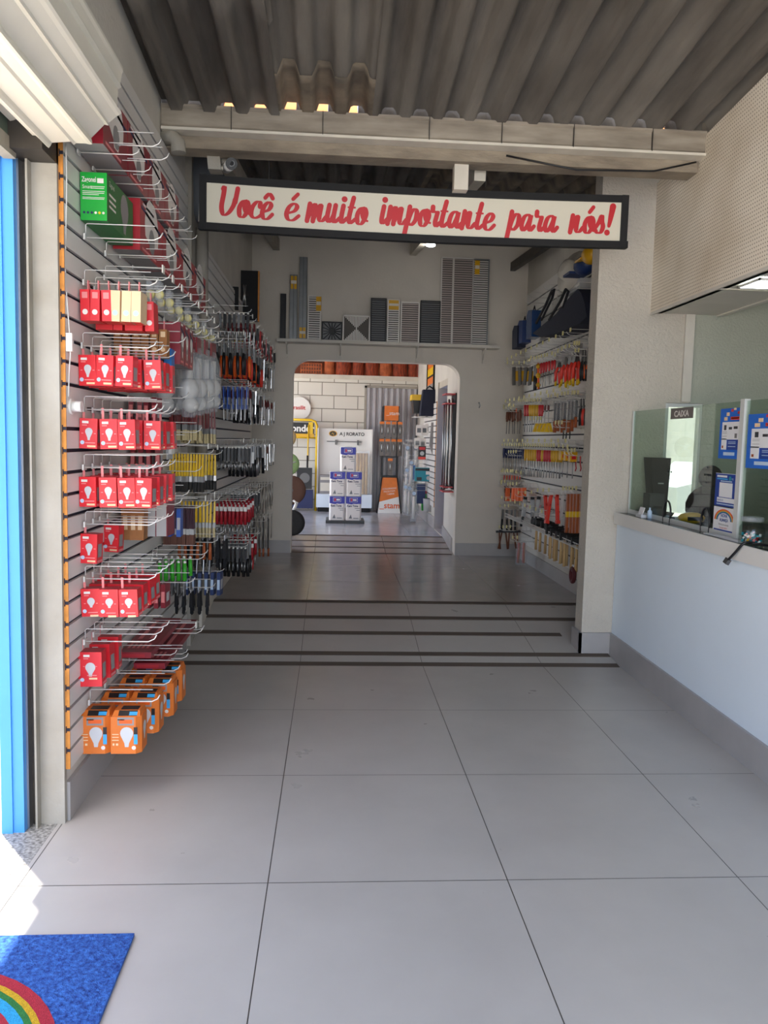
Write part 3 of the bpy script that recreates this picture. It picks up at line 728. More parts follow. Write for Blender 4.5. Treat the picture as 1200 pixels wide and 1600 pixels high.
# ------------------------------------------------------------------ shelf with drain grilles on the arch wall
zs = W(600, 534, y=9.50).z
x0, x1 = W(433, 527, y=9.5).x, W(781, 543, y=9.5).x
t = thing('wall_shelf', 'long narrow white shelf above the archway carrying drain grilles', 'shelf', ((x0 + x1) / 2, 9.6, zs))
m = MB(); hw = (x1 - x0) / 2; m.box((-hw, -.115, -.035), (hw, .098, -.0), 'white_paint'); m.build('board', t)
for px in (448, 532, 652, 757):
    xx = W(px, 545, y=9.6).x - (x0 + x1) / 2; m = MB(); m.box((xx - .008, .08, -.20), (xx + .008, .098, -.035), 'white_paint'); m.box((xx - .008, -.09, -.05), (xx + .008, .09, -.035), 'white_paint')
    m.tube([(xx, .085, -.16), (xx, .02, -.08), (xx, -.06, -.05)], .006, 'white_paint', 6); m.build('bracket', t)
def grille(px0, px1, pt, pb, kind, frame, slat, label, name='drain_grille', yel=None, group=None, lean=.03):
    p = W(px0, pt, y=9.56); q = W(px1, pb, y=9.56); w = q.x - p.x; h = W((px0 + px1) / 2, pt, y=9.56).z - zs
    t = thing(name, label, 'grille' if kind != 'bar' else 'metal profile', ((p.x + q.x) / 2, 9.60, zs + .001))
    t.rotation_euler = (R(-2), 0, 0)
    m = MB(); e = min(.014, w * .14)
    if kind == 'bar':
        m.box((-w / 2, -.02, 0), (w / 2, -.012, h), frame); m.box((-w / 2, -.02, 0), (-w / 2 + .006, .01, h), frame); m.box((w / 2 - .006, -.02, 0), (w / 2, .01, h), frame); m.box((-.005, -.024, 0), (.005, -.02, h), slat); m.build('profile', t)
    else:
        for a_, b_ in (((-w / 2, -.02, 0), (-w / 2 + e, .0, h)), ((w / 2 - e, -.02, 0), (w / 2, 0, h)), ((-w / 2, -.02, 0), (w / 2, 0, e)), ((-w / 2, -.02, h - e), (w / 2, 0, h))): m.box(a_, b_, frame)
        m.build('frame', t); m = MB(); m.box((-w / 2 + e, -.004, e), (w / 2 - e, -.001, h - e), 'gap_shade' if frame != 'grille_black' else 'mid_grey'); m.build('added_back_sheet', t); m = MB()  # backing sheet added; behind silver slats its colour stands for shade in the gaps
        if kind == 'slots':
            n = max(6, int(h / .027)); 
            for k in range(n): z = e + (h - 2 * e) * (k + .5) / n; m.box((-w / 2 + e, -.016, z - .007), (w / 2 - e, -.006, z + .005), slat)
        elif kind == 'radial':
            for k in range(16):
                a_ = 2 * math.pi * k / 16; r1 = .46 * w / max(abs(math.cos(a_)), abs(math.sin(a_))) * .93
                m.tube([(.03 * math.cos(a_), -.012, h / 2 + .03 * math.sin(a_)), (r1 * math.cos(a_), -.012, h / 2 + r1 * math.sin(a_) * h / w)], .006, slat, 5)
            m.lathe([(.04, -.004), (.04, .004)], slat, 12, Matrix.Translation((0, -.012, h / 2)) @ Matrix.Rotation(math.pi / 2, 4, 'X'))
        else:
            for k in range(-8, 9):
                for s_ in (-1, 1):
                    x = k * w / 18; z = abs(x) * h / w
                    m.box((x - .006, -.016, h / 2 + z * 1.0) if s_ > 0 else (x - .006, -.016, e), (x + .006, -.006, h - e) if s_ > 0 else (x + .006, -.006, h / 2 - z), slat)
        m.build('slats', t)
    if yel:
        m = MB(); m.box((yel[0] * w - w / 2, -.0235, yel[2] * h), (yel[1] * w - w / 2, -.021, yel[3] * h), 'yellow_deep'); m.box((yel[0] * w - w / 2 + .004, -.0245, (yel[2] * .6 + yel[3] * .4) * h), (yel[1] * w - w / 2 - .004, -.0236, (yel[2] * .35 + yel[3] * .65) * h), 'off_white'); m.build('label_sticker', t)
mat('gap_shade', '5c5753', .7); mat('galv', '8b8e90', .4, metal=.6, var=.15, scale=10); mat('grille_black', '1f2023', .5); mat('alu_bright', 'dad6d0', .45, metal=.15); mat('alu_rosy', 'b5a8a2', .45, metal=.15)
grille(438, 446, 458, 523, 'bar', 'grille_black', 'grille_black', 'short dark metal bar, leftmost thing on the wall shelf', 'metal_profile')
grille(453, 463.5, 428, 525, 'bar', 'galv', 'pvc_grey', 'grey metal channel with a yellow sticker near its top, on the wall shelf', 'metal_profile', (.1, .9, .78, .98))
grille(468, 478.5, 400, 525, 'bar', 'galv', 'pvc_grey', 'tallest grey metal channel with yellow sticker at its foot, left on wall shelf', 'metal_profile', (.1, .9, .02, .15))
grille(481, 501, 461, 526, 'slots', 'alu_bright', 'alu_bright', 'narrow silver slotted grille with yellow corner sticker beside the grey channels', yel=(.62, 1, .66, .98))
grille(503, 534.5, 502, 527, 'radial', 'grille_black', 'grille_black', 'small square black floor drain grate with radial slots on the shelf')
grille(536, 578, 492, 528, 'chevron', 'alu_bright', 'alu_bright', 'square silver floor grate with diagonal slots on the shelf')
grille(580, 603, 465, 530, 'slots', 'grille_black', 'grille_black', 'black slotted grille right of the square silver grate')
grille(606, 624, 467, 531, 'slots', 'alu_bright', 'alu_bright', 'narrow silver grille with yellow sticker on top between black and wide silver grilles', yel=(.1, .9, .76, .98))
grille(627, 655, 471, 533, 'slots', 'alu_bright', 'alu_rosy', 'wide silver slotted grille between a stickered grille and a black grille')
grille(658, 688, 469, 534, 'slots', 'grille_black', 'grille_black', 'black slotted grille next to the three tall grilles')
grille(691, 707.5, 400, 535, 'slots', 'alu_bright', 'alu_rosy', 'tall narrow bright metal grille, left of the three tall ones')
grille(709, 738, 401, 535, 'slots', 'alu_bright', 'alu_rosy', 'tall wide bright metal grille, middle of the three tall ones')
grille(741, 762, 403, 536, 'slots', 'galv', 'alu_bright', 'tall dark edged grille with yellow sticker, rightmost on the shelf', yel=(.1, .4, .82, .98))
# small lamp under the rafter end
p = W(673, 382, y=8.6); m = MB(); m.lathe([(.05, 0), (.055, .012), (.02, .05), (.012, .09)], 'white_plastic', 14); t = solo(m, 'ceiling_bulb', 'small lit round lamp just under the sign in front of the arch wall', 'lamp', (p.x, 8.6, p.z))
m = MB(); m.lathe([(.048, -.016), (.05, 0)], 'lamp_glow', 14); m.build('lamp_glass', t)
l_ = bpy.data.lights.new('bulb_light', 'POINT'); l_.energy = 1.2; l_.color = (1, .95, .88); l_.shadow_soft_size = .05; lo = bpy.data.objects.new('bulb_light', l_); COL.objects.link(lo); lo.location = (p.x, 8.6, p.z - .09)
m = MB(); m.tube([(748, 0, 0)] * 2, .001, 'steel', 4)
p = W(748, 632, y=YW - .01); m = MB(); m.tube([(0, 0, .02), (0, -.04, .02), (.01, -.05, -.02), (.0, -.03, -.04)], .008, 'steel', 8); solo(m, 'wall_hook', 'small metal hook on the wall right of the archway', 'hook', (p.x, YW - .01, p.z))

# ------------------------------------------------------------------ things in the back room
# paint cans on a low dark pallet
pc = W(539, 818, z=Z2); 
m = MB(); 
t = thing('pallet', 'low black plastic base under the stacked paint cans', 'pallet', (pc.x, pc.y + .25, Z2))
m.box((-.30, -.27, 0), (.30, .27, .045), 'black_plastic'); m.build('deck', t)
can_w, can_h = .245, .375
body = MB(); w = can_w / 2; c_ = .025
octo = [(-w + c_, -w), (w - c_, -w), (w, -w + c_), (w, w - c_), (w - c_, w), (-w + c_, w), (-w, w - c_), (-w, -w + c_)]
body.prism(octo, 0, can_h - .006, 'z', 'box_white')
lid = MB(); lid.prism([(x * .97, y * .97) for x, y in octo], can_h - .006, can_h, 'z', 'steel'); lid.lathe([(.06, can_h), (.06, can_h + .006)], 'steel', 14)
lab = MB(); mat('can_blue', '2b2f9e', .4)
yb = -w - .0008
lab.quad([(-w + .006, yb, .265), (-.03, yb, .25), (.0, yb, .262), (.04, yb, .258), (w - .006, yb, .262), (w - .006, yb, .372), (-w + .006, yb, .372)], 'can_blue')
lab.quad([(w + .0008, -w + .02, .255), (w + .0008, w - .02, .255), (w + .0008, w - .02, .372), (w + .0008, -w + .02, .372)], 'can_blue')
yc = yb - .0008
lab.quad([(-.06, yc, .29), (.06, yc, .29), (.06, yc, .35), (-.06, yc, .35)], 'can_blue')
for a_, b_ in (((-.06, .288), (.06, .292)), ((-.06, .348), (.06, .352)), ((.058, .288), (.062, .352)), ((-.062, .288), (-.058, .352))): lab.quad([(a_[0], yc - .0005, a_[1]), (b_[0], yc - .0005, a_[1]), (b_[0], yc - .0005, b_[1]), (a_[0], yc - .0005, b_[1])], 'box_white')
lab.quad([(-.045, yc - .0005, .30), (-.02, yc - .0005, .30), (-.02, yc - .0005, .342), (-.045, yc - .0005, .342)], 'red_plastic')
lab.quad([(-.012, yc - .0005, .308), (.045, yc - .0005, .308), (.045, yc - .0005, .332), (-.012, yc - .0005, .332)], 'box_white')
lab.text('Kem Tone', .046, (-.1, yc, .212), (1, 0, 0), (0, 0, 1), 'box_navy', sx=.85, bold=.03)
for z_, x_ in ((.185, .02), (.155, .045)): lab.quad([(x_, yc, z_), (.1, yc, z_), (.1, yc, z_ + .008), (x_, yc, z_ + .008)], 'mid_grey')
lab.quad([(-.07, yc, .03), (-.02, yc, .03), (-.04, yc, .095)], 'mid_grey'); lab.quad([(.0, yc, .03), (.08, yc, .03), (.08, yc, .04), (.0, yc, .04)], 'mid_grey')
CAN = Kind('paint_can', 'paint can', [('body', body), ('lid', lid), ('label_print', lab)])
zz = Z2 + .046
for dx, dz, lb in ((-.128, 0, 'bottom left square white and blue paint can on the black base'), (.128, 0, 'bottom right square white and blue paint can on the black base'), (-.126, can_h + .007, 'middle left square white and blue paint can in the pile'), (.13, can_h + .007, 'middle right square white and blue paint can in the pile'), (.03, 2 * can_h + .014, 'topmost square white and blue paint can of the pile')):
    CAN.put((pc.x + dx, pc.y + .16, zz + dz), lb, 'paint cans stacked on the black base')
# white tool display board
p0, p1 = W(494, 797, y=14.2), W(580, 797, y=14.2); zt_ = W(537, 670, y=14.3).z
t = thing('display_board', 'white upright display board with printed header and shallow base tray', 'display', ((p0.x + p1.x) / 2, 14.35, Z2)); hw = (p1.x - p0.x) / 2
m = MB(); m.box((-hw, 0, .12), (hw, .03, zt_ - Z2), 'white_plastic'); m.box((-hw, -.12, .1), (-hw + .02, .03, zt_ - Z2), 'white_plastic'); m.box((hw - .02, -.12, .1), (hw, .03, zt_ - Z2), 'white_plastic'); m.build('back_panel', t)
m = MB(); m.box((-hw, -.28, .08), (hw, .03, .32), 'counter_paint'); m.build('base_tray', t)
m = MB(); m.box((-hw + .03, -.24, 0), (hw - .03, 0, .08), 'black_matt'); m.build('plinth', t)
m = MB(); zt2 = zt_ - Z2; m.lathe([(.075, -.002), (.075, .004)], 'yellow_deep', 20, Matrix.Translation((-.22, -.004, zt2 - .09)) @ Matrix.Rotation(math.pi / 2, 4, 'X') @ Matrix.Diagonal((1, .7, 1, 1))); m.lathe([(.06, -.002), (.06, .006)], 'black_plastic', 20, Matrix.Translation((-.22, -.005, zt2 - .09)) @ Matrix.Rotation(math.pi / 2, 4, 'X') @ Matrix.Diagonal((1, .7, 1, 1)))
m.text('AJ', .06, (-.25, -.013, zt2 - .11), (1, 0, 0), (0, 0, 1), 'yellow_deep'); m.text('A J RORATO', .085, (-.10, -.004, zt2 - .12), (1, 0, 0), (0, 0, 1), 'black_plastic', sx=.95, bold=.02); m.build('header_print', t)
m = MB(); m.box((-.33, -.02, zt2 - .24), (.3, -.005, zt2 - .225), 'steel_dark'); 
for x in (-.18, .22): m.box((x, -.05, zt2 - .29), (x + .03, -.004, zt2 - .2), 'steel_dark')
m.build('rail', t)
bxx = (p0.x + p1.x) / 2
m = MB(); m.box((-.1, -.09, 0), (.1, .09, .34), 'card_grey'); m.box((-.09, -.093, .25), (.09, -.089, .30), 'off_white'); m.box((-.09, -.093, .05), (.09, -.089, .2), 'off_white'); solo(m, 'carton', 'small grey printed carton on the left of the display tray', 'box', (bxx - .34, 14.21, Z2 + .321))
t = thing('wrapped_bundle', 'bundle of brown handles in clear wrap standing on display tray behind cans', 'bundle', (bxx + .32, 14.18, Z2 + .321))
for k in range(4):
    m = MB(); m.tube([(-.09 + .055 * k, 0, 0), (-.085 + .053 * k, .03, .74)], .026, 'wood_light', 8); m.build('handle', t)
m = MB(); m.box((-.12, -.035, 0), (.12, .04, .78), 'clear_plastic'); m.build('wrap', t)
# corrugated metal sheet door at the back
p0, p1 = W(569, 800, y=YF - .04), W(650, 800, y=YF - .04); ztt = W(600, 607, y=YF).z
d = MB(); n = 9; wd = (p1.x - p0.x) / n; pts = []
for k in range(n): x = p0.x + k * wd; pts += [(x, YF - .02), (x + wd * .12, YF - .07), (x + wd * .5, YF - .07), (x + wd * .62, YF - .02)]
pts += [(p1.x, YF - .02), (p1.x, YF), (p0.x, YF)]
d.prism(pts, Z2, ztt, 'z', 'ribbed_grey'); d.build('door_2', kind='structure')
m = MB(); m.box((p0.x - .04, YF - .05, Z2), (p0.x, YF, ztt + .04), 'old_paint'); m.box((p0.x - .04, YF - .05, ztt), (p1.x + .1, YF, ztt + .04), 'old_paint'); struct(m, 'door_frame')
# tall orange product tower
pt = W(606, 802, z=Z2); xw = .19; zt_ = W(606, 634, y=pt.y).z - Z2
t = thing('display_tower', 'tall black framed tower with orange header and orange and white foot', 'display stand', (pt.x + .02, pt.y + .18, Z2))
m = MB(); zb = .64
m.box((-.21, -.17, 0), (.21, .17, zb), 'white_plastic', top=(-.135, .135, -.13, .13)); m.build('foot', t)
def fy(z): return -.17 + (.04) * z / zb
def fx(z): return .21 - .075 * z / zb
m = MB(); m.quad([(-fx(.20), fy(.20) - .002, .20), (fx(.30), fy(.30) - .002, .30), (fx(zb) , fy(zb) - .002, zb), (-fx(zb), fy(zb) - .002, zb)], 'box_orange'); m.text('_stam', .15, (-.17, fy(.1) - .004, .09), (1, 0, 0), (0, .06, 1), 'orange', bold=.015)
for k, s_ in enumerate(('COLORADAS', 'FACILITAM', 'AO ABRIR')): m.text(s_, .042, (0, fy(.4) - .006, .43 - k * .05), (1, 0, .1), (0, .06, 1), 'white_plastic', align='CENTER')
m.build('foot_print', t)
m = MB()
for sx_ in (-1, 1):
    m.box((sx_ * .135 - .012, -.14, zb), (sx_ * .135 + .012, -.115, zt_), 'black_plastic'); m.box((sx_ * .135 - .012, .10, zb), (sx_ * .135 + .012, .125, zt_), 'black_plastic')
    m.tube([(sx_ * .215, -.165, 0), (sx_ * .14, -.135, zb)], .012, 'black_plastic', 6)
for z_ in (zb + .01, 1.0, 1.34): m.box((-.14, -.14, z_), (.14, .12, z_ + .018), 'black_plastic')
m.build('tower_frame', t)
m = MB(); m.box((-.12, -.145, zt_ - .26), (.13, .12, zt_), 'box_orange'); m.text('_stam', .095, (-.085, -.149, zt_ - .16), (1, 0, 0), (0, 0, 1), 'white_plastic'); m.build('header', t)
mat('glass_brown', '52453c', .3)
HP = Kind('door_handle_pack', 'packaged handle', [('card', MB().box((-.042, -.01, -.30), (.042, .01, 0), 'glass_brown', ms=None)), ('card_top', MB().box((-.042, -.0115, -.045), (.042, .0115, 0), 'box_orange')), ('handle', MB().tube([(-.0, -.012, -.22), (0, -.04, -.2), (0, -.04, -.1), (0, -.012, -.08)], .009, 'steel', 8))])
bx, by = pt.x + .02, pt.y + .18
rowd = {0: 'top', 1: 'middle', 2: 'lower'}
for r_, z_ in ((0, zt_ - .28), (1, 1.34)):
    for k in range(4): HP.put((bx - .16 + .107 * k, by - .16, Z2 + z_ + (.0 if r_ == 0 else -.01)), 'brown and orange handle pack on the %s row of the orange tower' % rowd[r_], 'handle packs on the tower ' + rowd[r_] + ' row')
HP.put((bx + .0, by - .16, Z2 + .985), 'single brown and orange handle pack on the lowest row of the orange tower')
# yellow garden tool rack
yr = 14.25; p0, p1 = W(440, 797, y=yr), W(493, 797, y=yr); zt_ = W(480, 656, y=yr).z - Z2
t = thing('yellow_rack', 'yellow tubular rack with black lettered header in the far left corner', 'rack', (p1.x, yr, Z2))
m = MB(); wr = -.75
m.tube([(0, 0, 0), (0, 0, zt_ - .1), (-.03, 0, zt_ - .03), (-.1, 0, zt_), (wr, 0, zt_)], .022, 'yellow', 8); m.tube([(wr, 0, 0), (wr, 0, zt_)], .022, 'yellow', 8)
m.tube([(-.02, 0, zt_ - .32), (wr, 0, zt_ - .32)], .015, 'yellow', 8); m.build('tube_frame', t)
m = MB(); m.box((wr + .02, -.012, zt_ - .25), (-.05, .0, zt_ - .05), 'black_plastic'); m.box((wr + .02, -.013, zt_ - .31), (-.05, .0, zt_ - .25), 'yellow_deep'); m.text('onder', .17, (-.46, -.015, zt_ - .21), (1, 0, 0), (0, 0, 1), 'white_plastic', bold=.03); m.box((-.15, -.02, zt_ - .25), (-.07, -.013, zt_ - .04), 'yellow'); m.build('header', t)
m = MB(); m.box((wr + .02, -.10, .05), (-.05, .08, .38), 'box_navy'); m.build('bottom_bin', t)
m = MB(); m.tube([(-.16, -.03, .42), (-.15, -.03, 1.55)], .012, 'yellow', 6); solo_ = thing('long_handled_tool', 'long thin tool with yellow shaft and black sleeve leaning in the yellow rack', 'tool', (p1.x, yr, Z2)); m.build('shaft', solo_)
m = MB(); m.tube([(-.162, -.03, .42), (-.158, -.03, 1.0)], .018, 'black_plastic', 6); m.build('sleeve', solo_)
m = MB(); m.box((-.34, -.13, .40), (-.07, -.04, .78), 'black_plastic'); t2 = solo(m, 'blower_box', 'dark machine with a round disc sitting on the yellow rack bin', 'machine', (p1.x, yr, Z2 + .0))
m = MB(); m.lathe([(.09, -.01), (.09, .01)], 'steel_dark', 18, Matrix.Translation((-.2, -.14, .6)) @ Matrix.Rotation(math.pi / 2, 4, 'X')); m.build('disc', t2)
# round white wall sign
p = W(468, 638, y=YF - .03); t = thing('round_sign', 'round white sign with red lettering on the far block wall', 'sign', (p.x, YF - .005, p.z))
m = MB(); m.lathe([(.20, -.06), (.205, -.01), (.205, .06)], 'white_plastic', 28, Matrix.Rotation(math.pi / 2, 4, 'X')); m.build('disc', t)
m = MB(); m.text('brasilit', .10, (-.16, -.063, -.02), (1, 0, 0), (0, 0, 1), 'sign_red', bold=.02); m.build('lettering', t)
# wheels, lids on a rack seen past the left edge of the archway
def wheel(px, py, Y, r, tyre, label, name='spare_tyre', hub='steel_dark', wdt=.05, zc=None):
    p = W(px, py, y=Y); t = thing(name, label, 'tyre' if 'tyre' in name else 'disc', (p.x, Y, p.z if zc is None else zc)); Mx = Matrix.Rotation(math.pi / 2, 4, 'X')
    m = MB(); m.lathe([(r * .7, -wdt / 2), (r * .93, -wdt / 2), (r, -wdt / 4), (r, wdt / 4), (r * .93, wdt / 2), (r * .7, wdt / 2)], tyre, 28, Mx); m.build('tyre', t)
    m = MB(); m.lathe([(r * .15, -wdt * .6), (r * .15, wdt * .6)], hub, 12, Mx)
    for k in range(5): a_ = 2 * math.pi * k / 5 + .3; m.tube([(r * .1 * math.cos(a_), -.01, r * .1 * math.sin(a_)), (r * .72 * math.cos(a_), -.01, r * .72 * math.sin(a_))], r * .07, hub, 6)
    m.lathe([(r * .62, -.012), (r * .72, -.018), (r * .72, .018)], hub, 24, Mx) if 'disc' not in name else m.lathe([(r * .05, -.03), (r * .72, -.015), (r * .72, .01)], tyre, 24, Mx)
    m.build('hub', t)
wheel(455, 766, 10.95, .205, 'tyre_brown', 'large brown tyred wheel at left behind the archway edge')
wheel(456, 825, 10.55, .175, 'rubber', 'black wheel standing on the far ramp at left', hub='black_plastic', wdt=.06, zc=rampz(10.55) + .182)
mat('lid_green', '7d9a62', .6); mat('lid_tan', 'a8926a', .6)
wheel(450, 725, 11.1, .16, 'lid_green', 'green round disc hanging at left behind archway edge', 'round_disc', 'light_grey', .03)
wheel(446, 683, 11.1, .15, 'lid_tan', 'tan round disc hanging above the green one', 'round_disc', 'light_grey', .03)
t = thing('wheel_rack', 'white metal post rack holding wheels and lids beside the archway', 'rack', (-.72, 11.2, Z2)); m = MB(); m.tube([(0, 0, 0), (0, 0, 2.1)], .025, 'white_plastic', 8); m.box((-.2, -.2, 0), (.2, .2, .02), 'white_plastic')
for z_ in (.62, 1.0, 1.35): m.tube([(0, 0, z_), (.06, -.2, z_)], .012, 'white_plastic', 6)
m.build('post', t)
m = MB(); m.box((-.36, 10.30, 0), (-.34, 10.34, .01), 'white_plastic')
m = MB(); m.tube([(0, 0, 0), (.05, 0, .14)], .022, 'white_plastic', 8); m.tube([(.0, 0, .16), (.06, -.02, .12)], .014, 'white_plastic', 8); solo(m, 'stub_bracket', 'short white metal stub on top of the black wheel', 'bracket', (W(458, 797, y=10.6).x, 10.6, W(458, 797, y=10.6).z - .03))

# right side of the back room
HOOKB = hook_kind('h', .30, None)
slats('slatwall_panel', xb - .022, -1, 11.68, 13.3, .62, 2.20, .0875, 'small white slatted panel on the right wall of the back room')
def boxp(name, label, cat, px0, px1, pt_, pb, Y, dy, m_, deco=None, ms=None, group=None):
    a_ = W(px0, pt_, y=Y); b_ = W(px1, pb, y=Y); w = b_.x - a_.x; h = W((px0 + px1) / 2, pt_, y=Y).z - W((px0 + px1) / 2, pb, y=Y).z
    mb = MB(); mb.box((-w / 2, 0, 0), (w / 2, dy, h), m_, ms=ms)
    if deco: deco(mb, w, h)
    return solo(mb, name, label, cat, ((a_.x + b_.x) / 2, Y, W((px0 + px1) / 2, pb, y=Y).z), group=group)
def d1(mb, w, h): mb.box((-w * .5, -.002, h * .78), (w * .5, 0, h * .95), 'black_plastic'); mb.box((w * .15, -.003, h * .5), (w * .45, 0, h * .75), 'box_white'); mb.box((-w * .4, -.003, h * .05), (-w * .1, 0, h * .3), 'black_plastic'); mb.disc((w * .32, -.003, h * .25), h * .16, (0, -1, 0), 'light_grey')
boxp('tool_case', 'teal boxed tool on the slatted panel of the back room', 'box', 649, 674, 731, 752, 12.3, .1, 'teal', d1)
boxp('blue_pack', 'blue packet left of the teal tool box', 'packet', 642, 648, 727, 750, 12.7, .06, 'box_blue')
def d2(mb, w, h): mb.box((-w / 2, -.002, 0), (w / 2, 0, h * .2), 'red_vivid'); mb.box((-w * .4, -.002, h * .72), (w * .4, 0, h * .93), 'red_plastic'); mb.disc((0, -.003, h * .45), h * .16, (0, -1, 0), 'light_grey')
boxp('blister_pack', 'black and red blister pack above the teal tool box', 'packet', 654, 665, 697, 718, 12.4, .03, 'black_plastic', d2)
hook(12.43, W(659, 697, y=12.4).z - .002, 'R', 1.52, 'wire hook holding the black and red blister pack in the back room', HOOKB, s=1.2)
boxp('hanging_packet', 'tall dark blue packet under the teal tool box', 'packet', 652, 664, 756, 787, 12.5, .05, 'blue_dark')
boxp('seed_box', 'green and red printed box on the floor edge of the back room', 'box', 660, 672, 767, 798, 12.6, .12, 'box_green', lambda mb, w, h: mb.box((-w / 2, -.002, h * .85), (w / 2, 0, h), 'red_plastic'))
p = W(669, 799, y=12.2); m = MB(); m.lathe([(.075, 0), (.085, .19), (.09, .2)], 'light_grey', 18); t = solo(m, 'metal_bucket', 'small grey ribbed bucket beside the green printed box', 'bucket', (p.x, 12.2, p.z)); m = MB(); m.lathe([(.088, .2), (.088, .206)], 'black_plastic', 18); m.build('rim', t)
p = W(655, 646, y=12.6); m = MB(); m.box((-.1, -.12, 0), (.1, .12, .20), 'black_plastic', top=(-.12, .12, -.14, .14)); t = solo(m, 'plastic_crate', 'black bin with yellow lid high on the back room slatted panel', 'bin', (p.x, 12.6, p.z)); m = MB(); m.box((-.14, -.16, .20), (.14, .16, .29), 'yellow'); m.build('lid', t)
p = W(669, 650, y=12.1); m = MB(); m.box((-.13, -.1, 0), (.13, .15, .40), 'navy_cloth', top=(-.09, .12, -.05, .15)); t = solo(m, 'tool_bag', 'black tool bag beside the yellow lidded bin in the back room', 'bag', (p.x, 12.1, p.z)); m = MB(); m.tube([(-.05, -.05, .4), (0, -.06, .45), (.08, -.05, .4)], .012, 'black_cloth', 6); m.build('carry_handle', t)
m = MB(); p = W(660, 652, y=12.3); m.tube([(-.15, -.15, 0), (.2, -.15, 0)], .006, 'wire_white', 6); m.tube([(-.15, .15, 0), (.2, .15, 0)], .006, 'wire_white', 6)
for k in range(8): m.tube([(-.15 + k * .05, -.15, 0), (-.15 + k * .05, .15, 0)], .003, 'wire_white', 5)
solo(m, 'wire_shelf', 'small white wire shelf under the yellow lidded bin', 'shelf', (p.x, 12.3, p.z))
CP = Kind('clear_pack', 'packet', [('bag', MB().box((-.05, -.03, -.5), (.05, .03, 0), 'clear_plastic', top=(-.045, .045, -.01, .01))), ('header_disc', MB().lathe([(.03, -.005), (.03, .005)], 'badge_blue', 12, Matrix.Translation((0, -.03, -.05)) @ Matrix.Rotation(math.pi / 2, 4, 'X'))), ('content', MB().tube([(0, 0, -.46), (0, 0, -.1)], .025, 'white_plastic', 8))])
k = 0
for px, py, Y in ((637, 695, 12.9), (650, 694, 12.9), (643, 718, 12.7), (636, 730, 12.8), (645, 745, 12.75), (651, 755, 12.8), (640, 758, 12.6), (634, 756, 12.5), (647, 766, 12.45)):
    p = W(px, py, y=Y); hook(Y, p.z - .003, 'R', 1.52, 'wire hook holding the clear bags in the back room', HOOKB, 'hooks of the clear bags', 1.25); CP.put((p.x, Y, p.z), 'clear bagged white fitting hanging at the right side of the back room', 'clear bags in the back room'); k += 1
BRO = Kind('hanging_leaflet', 'card', [('card', MB().box((-.05, 0, -.17), (.05, .004, 0), 'box_white')), ('picture', MB().box((-.03, -.002, -.12), (.03, 0, -.05), 'mid_grey'))])
for i, (px, py) in enumerate(((655, 664), (664, 664), (653, 684), (662, 685), (671, 662))): p = W(px, py, y=12.5); BRO.put((p.x, 12.5 + .03 * i, p.z), 'white printed card hanging on the upper back room slatted panel', 'printed cards on the back room panel')
p = W(672, 640, y=12.1)
m = MB(); m.prism([(-.03, 0), (.03, 0), (.05, -.35), (.0, -.5), (-.05, -.35)], -.02, .02, 'y', 'card_grey'); p = W(677, 660, y=12.0); solo(m, 'hanging_pouch', 'long grey pouch hanging beside the white cards near the beige jamb', 'pouch', (p.x, 12.0, p.z))
# dark framed poster high on the right wall
t = thing('framed_poster', 'dark framed orange and yellow poster high on right wall of the back room', 'poster', (xb, 12.6, 2.35))
m = MB(); m.box((-.025, -.45, 0), (0, -.40, .75), 'black_matt'); m.box((-.025, .4, 0), (0, .45, .75), 'black_matt'); m.box((-.025, -.45, 0), (0, .45, .04), 'black_matt'); m.build('frame', t)
m = MB(); m.box((-.012, -.4, .04), (0, .4, .72), 'box_orange'); m.box((-.014, -.4, .3), (-.012, .4, .42), 'yellow'); m.box((-.014, -.4, .04), (-.012, .4, .16), 'card_grey'); m.box((-.015, -.4, .27), (-.012, .4, .3), 'black_matt'); m.build('print', t)
# red rack with chrome rods beside the archway
p = W(712, 627, x=xb); zt_ = W(712, 627, x=xb - .03).z; yb_ = 10.02
t = thing('rod_rack', 'black and red wall rack with chrome rods just inside archway right side', 'rack', (xb, yb_, 1.0))
zt_ = 2.20
m = MB(); m.box((-.012, -.12, 0), (0, .25, zt_ - 1.0 + .02), 'black_matt'); m.build('back_board', t)
for z_ in (-.04, .02, zt_ - 1.0 - .12, zt_ - 1.0): m = MB(); m.box((-.14, -.1, z_), (-.0, .22, z_ + .015), 'red_plastic'); m.build('red_bracket', t)
ROD = Kind('chrome_rod', 'rod', [('rod', MB().tube([(0, 0, 0), (0, 0, 1.12)], .011, 'steel', 8)), ('rod_end', MB().lathe([(.018, -.01), (.02, .03)], 'steel_dark', 10))])
for i, (dx, dy, dz) in enumerate(((-.04, -.04, 0), (-.07, .02, -.02), (-.1, .08, -.04), (-.12, .14, -.04), (-.055, .16, 0), (-.09, -.06, -.02))): ROD.put((xb + dx, yb_ + dy, .99 + dz + .045), 'chrome rod upright in the red bracketed wall rack', 'chrome rods in the red rack')

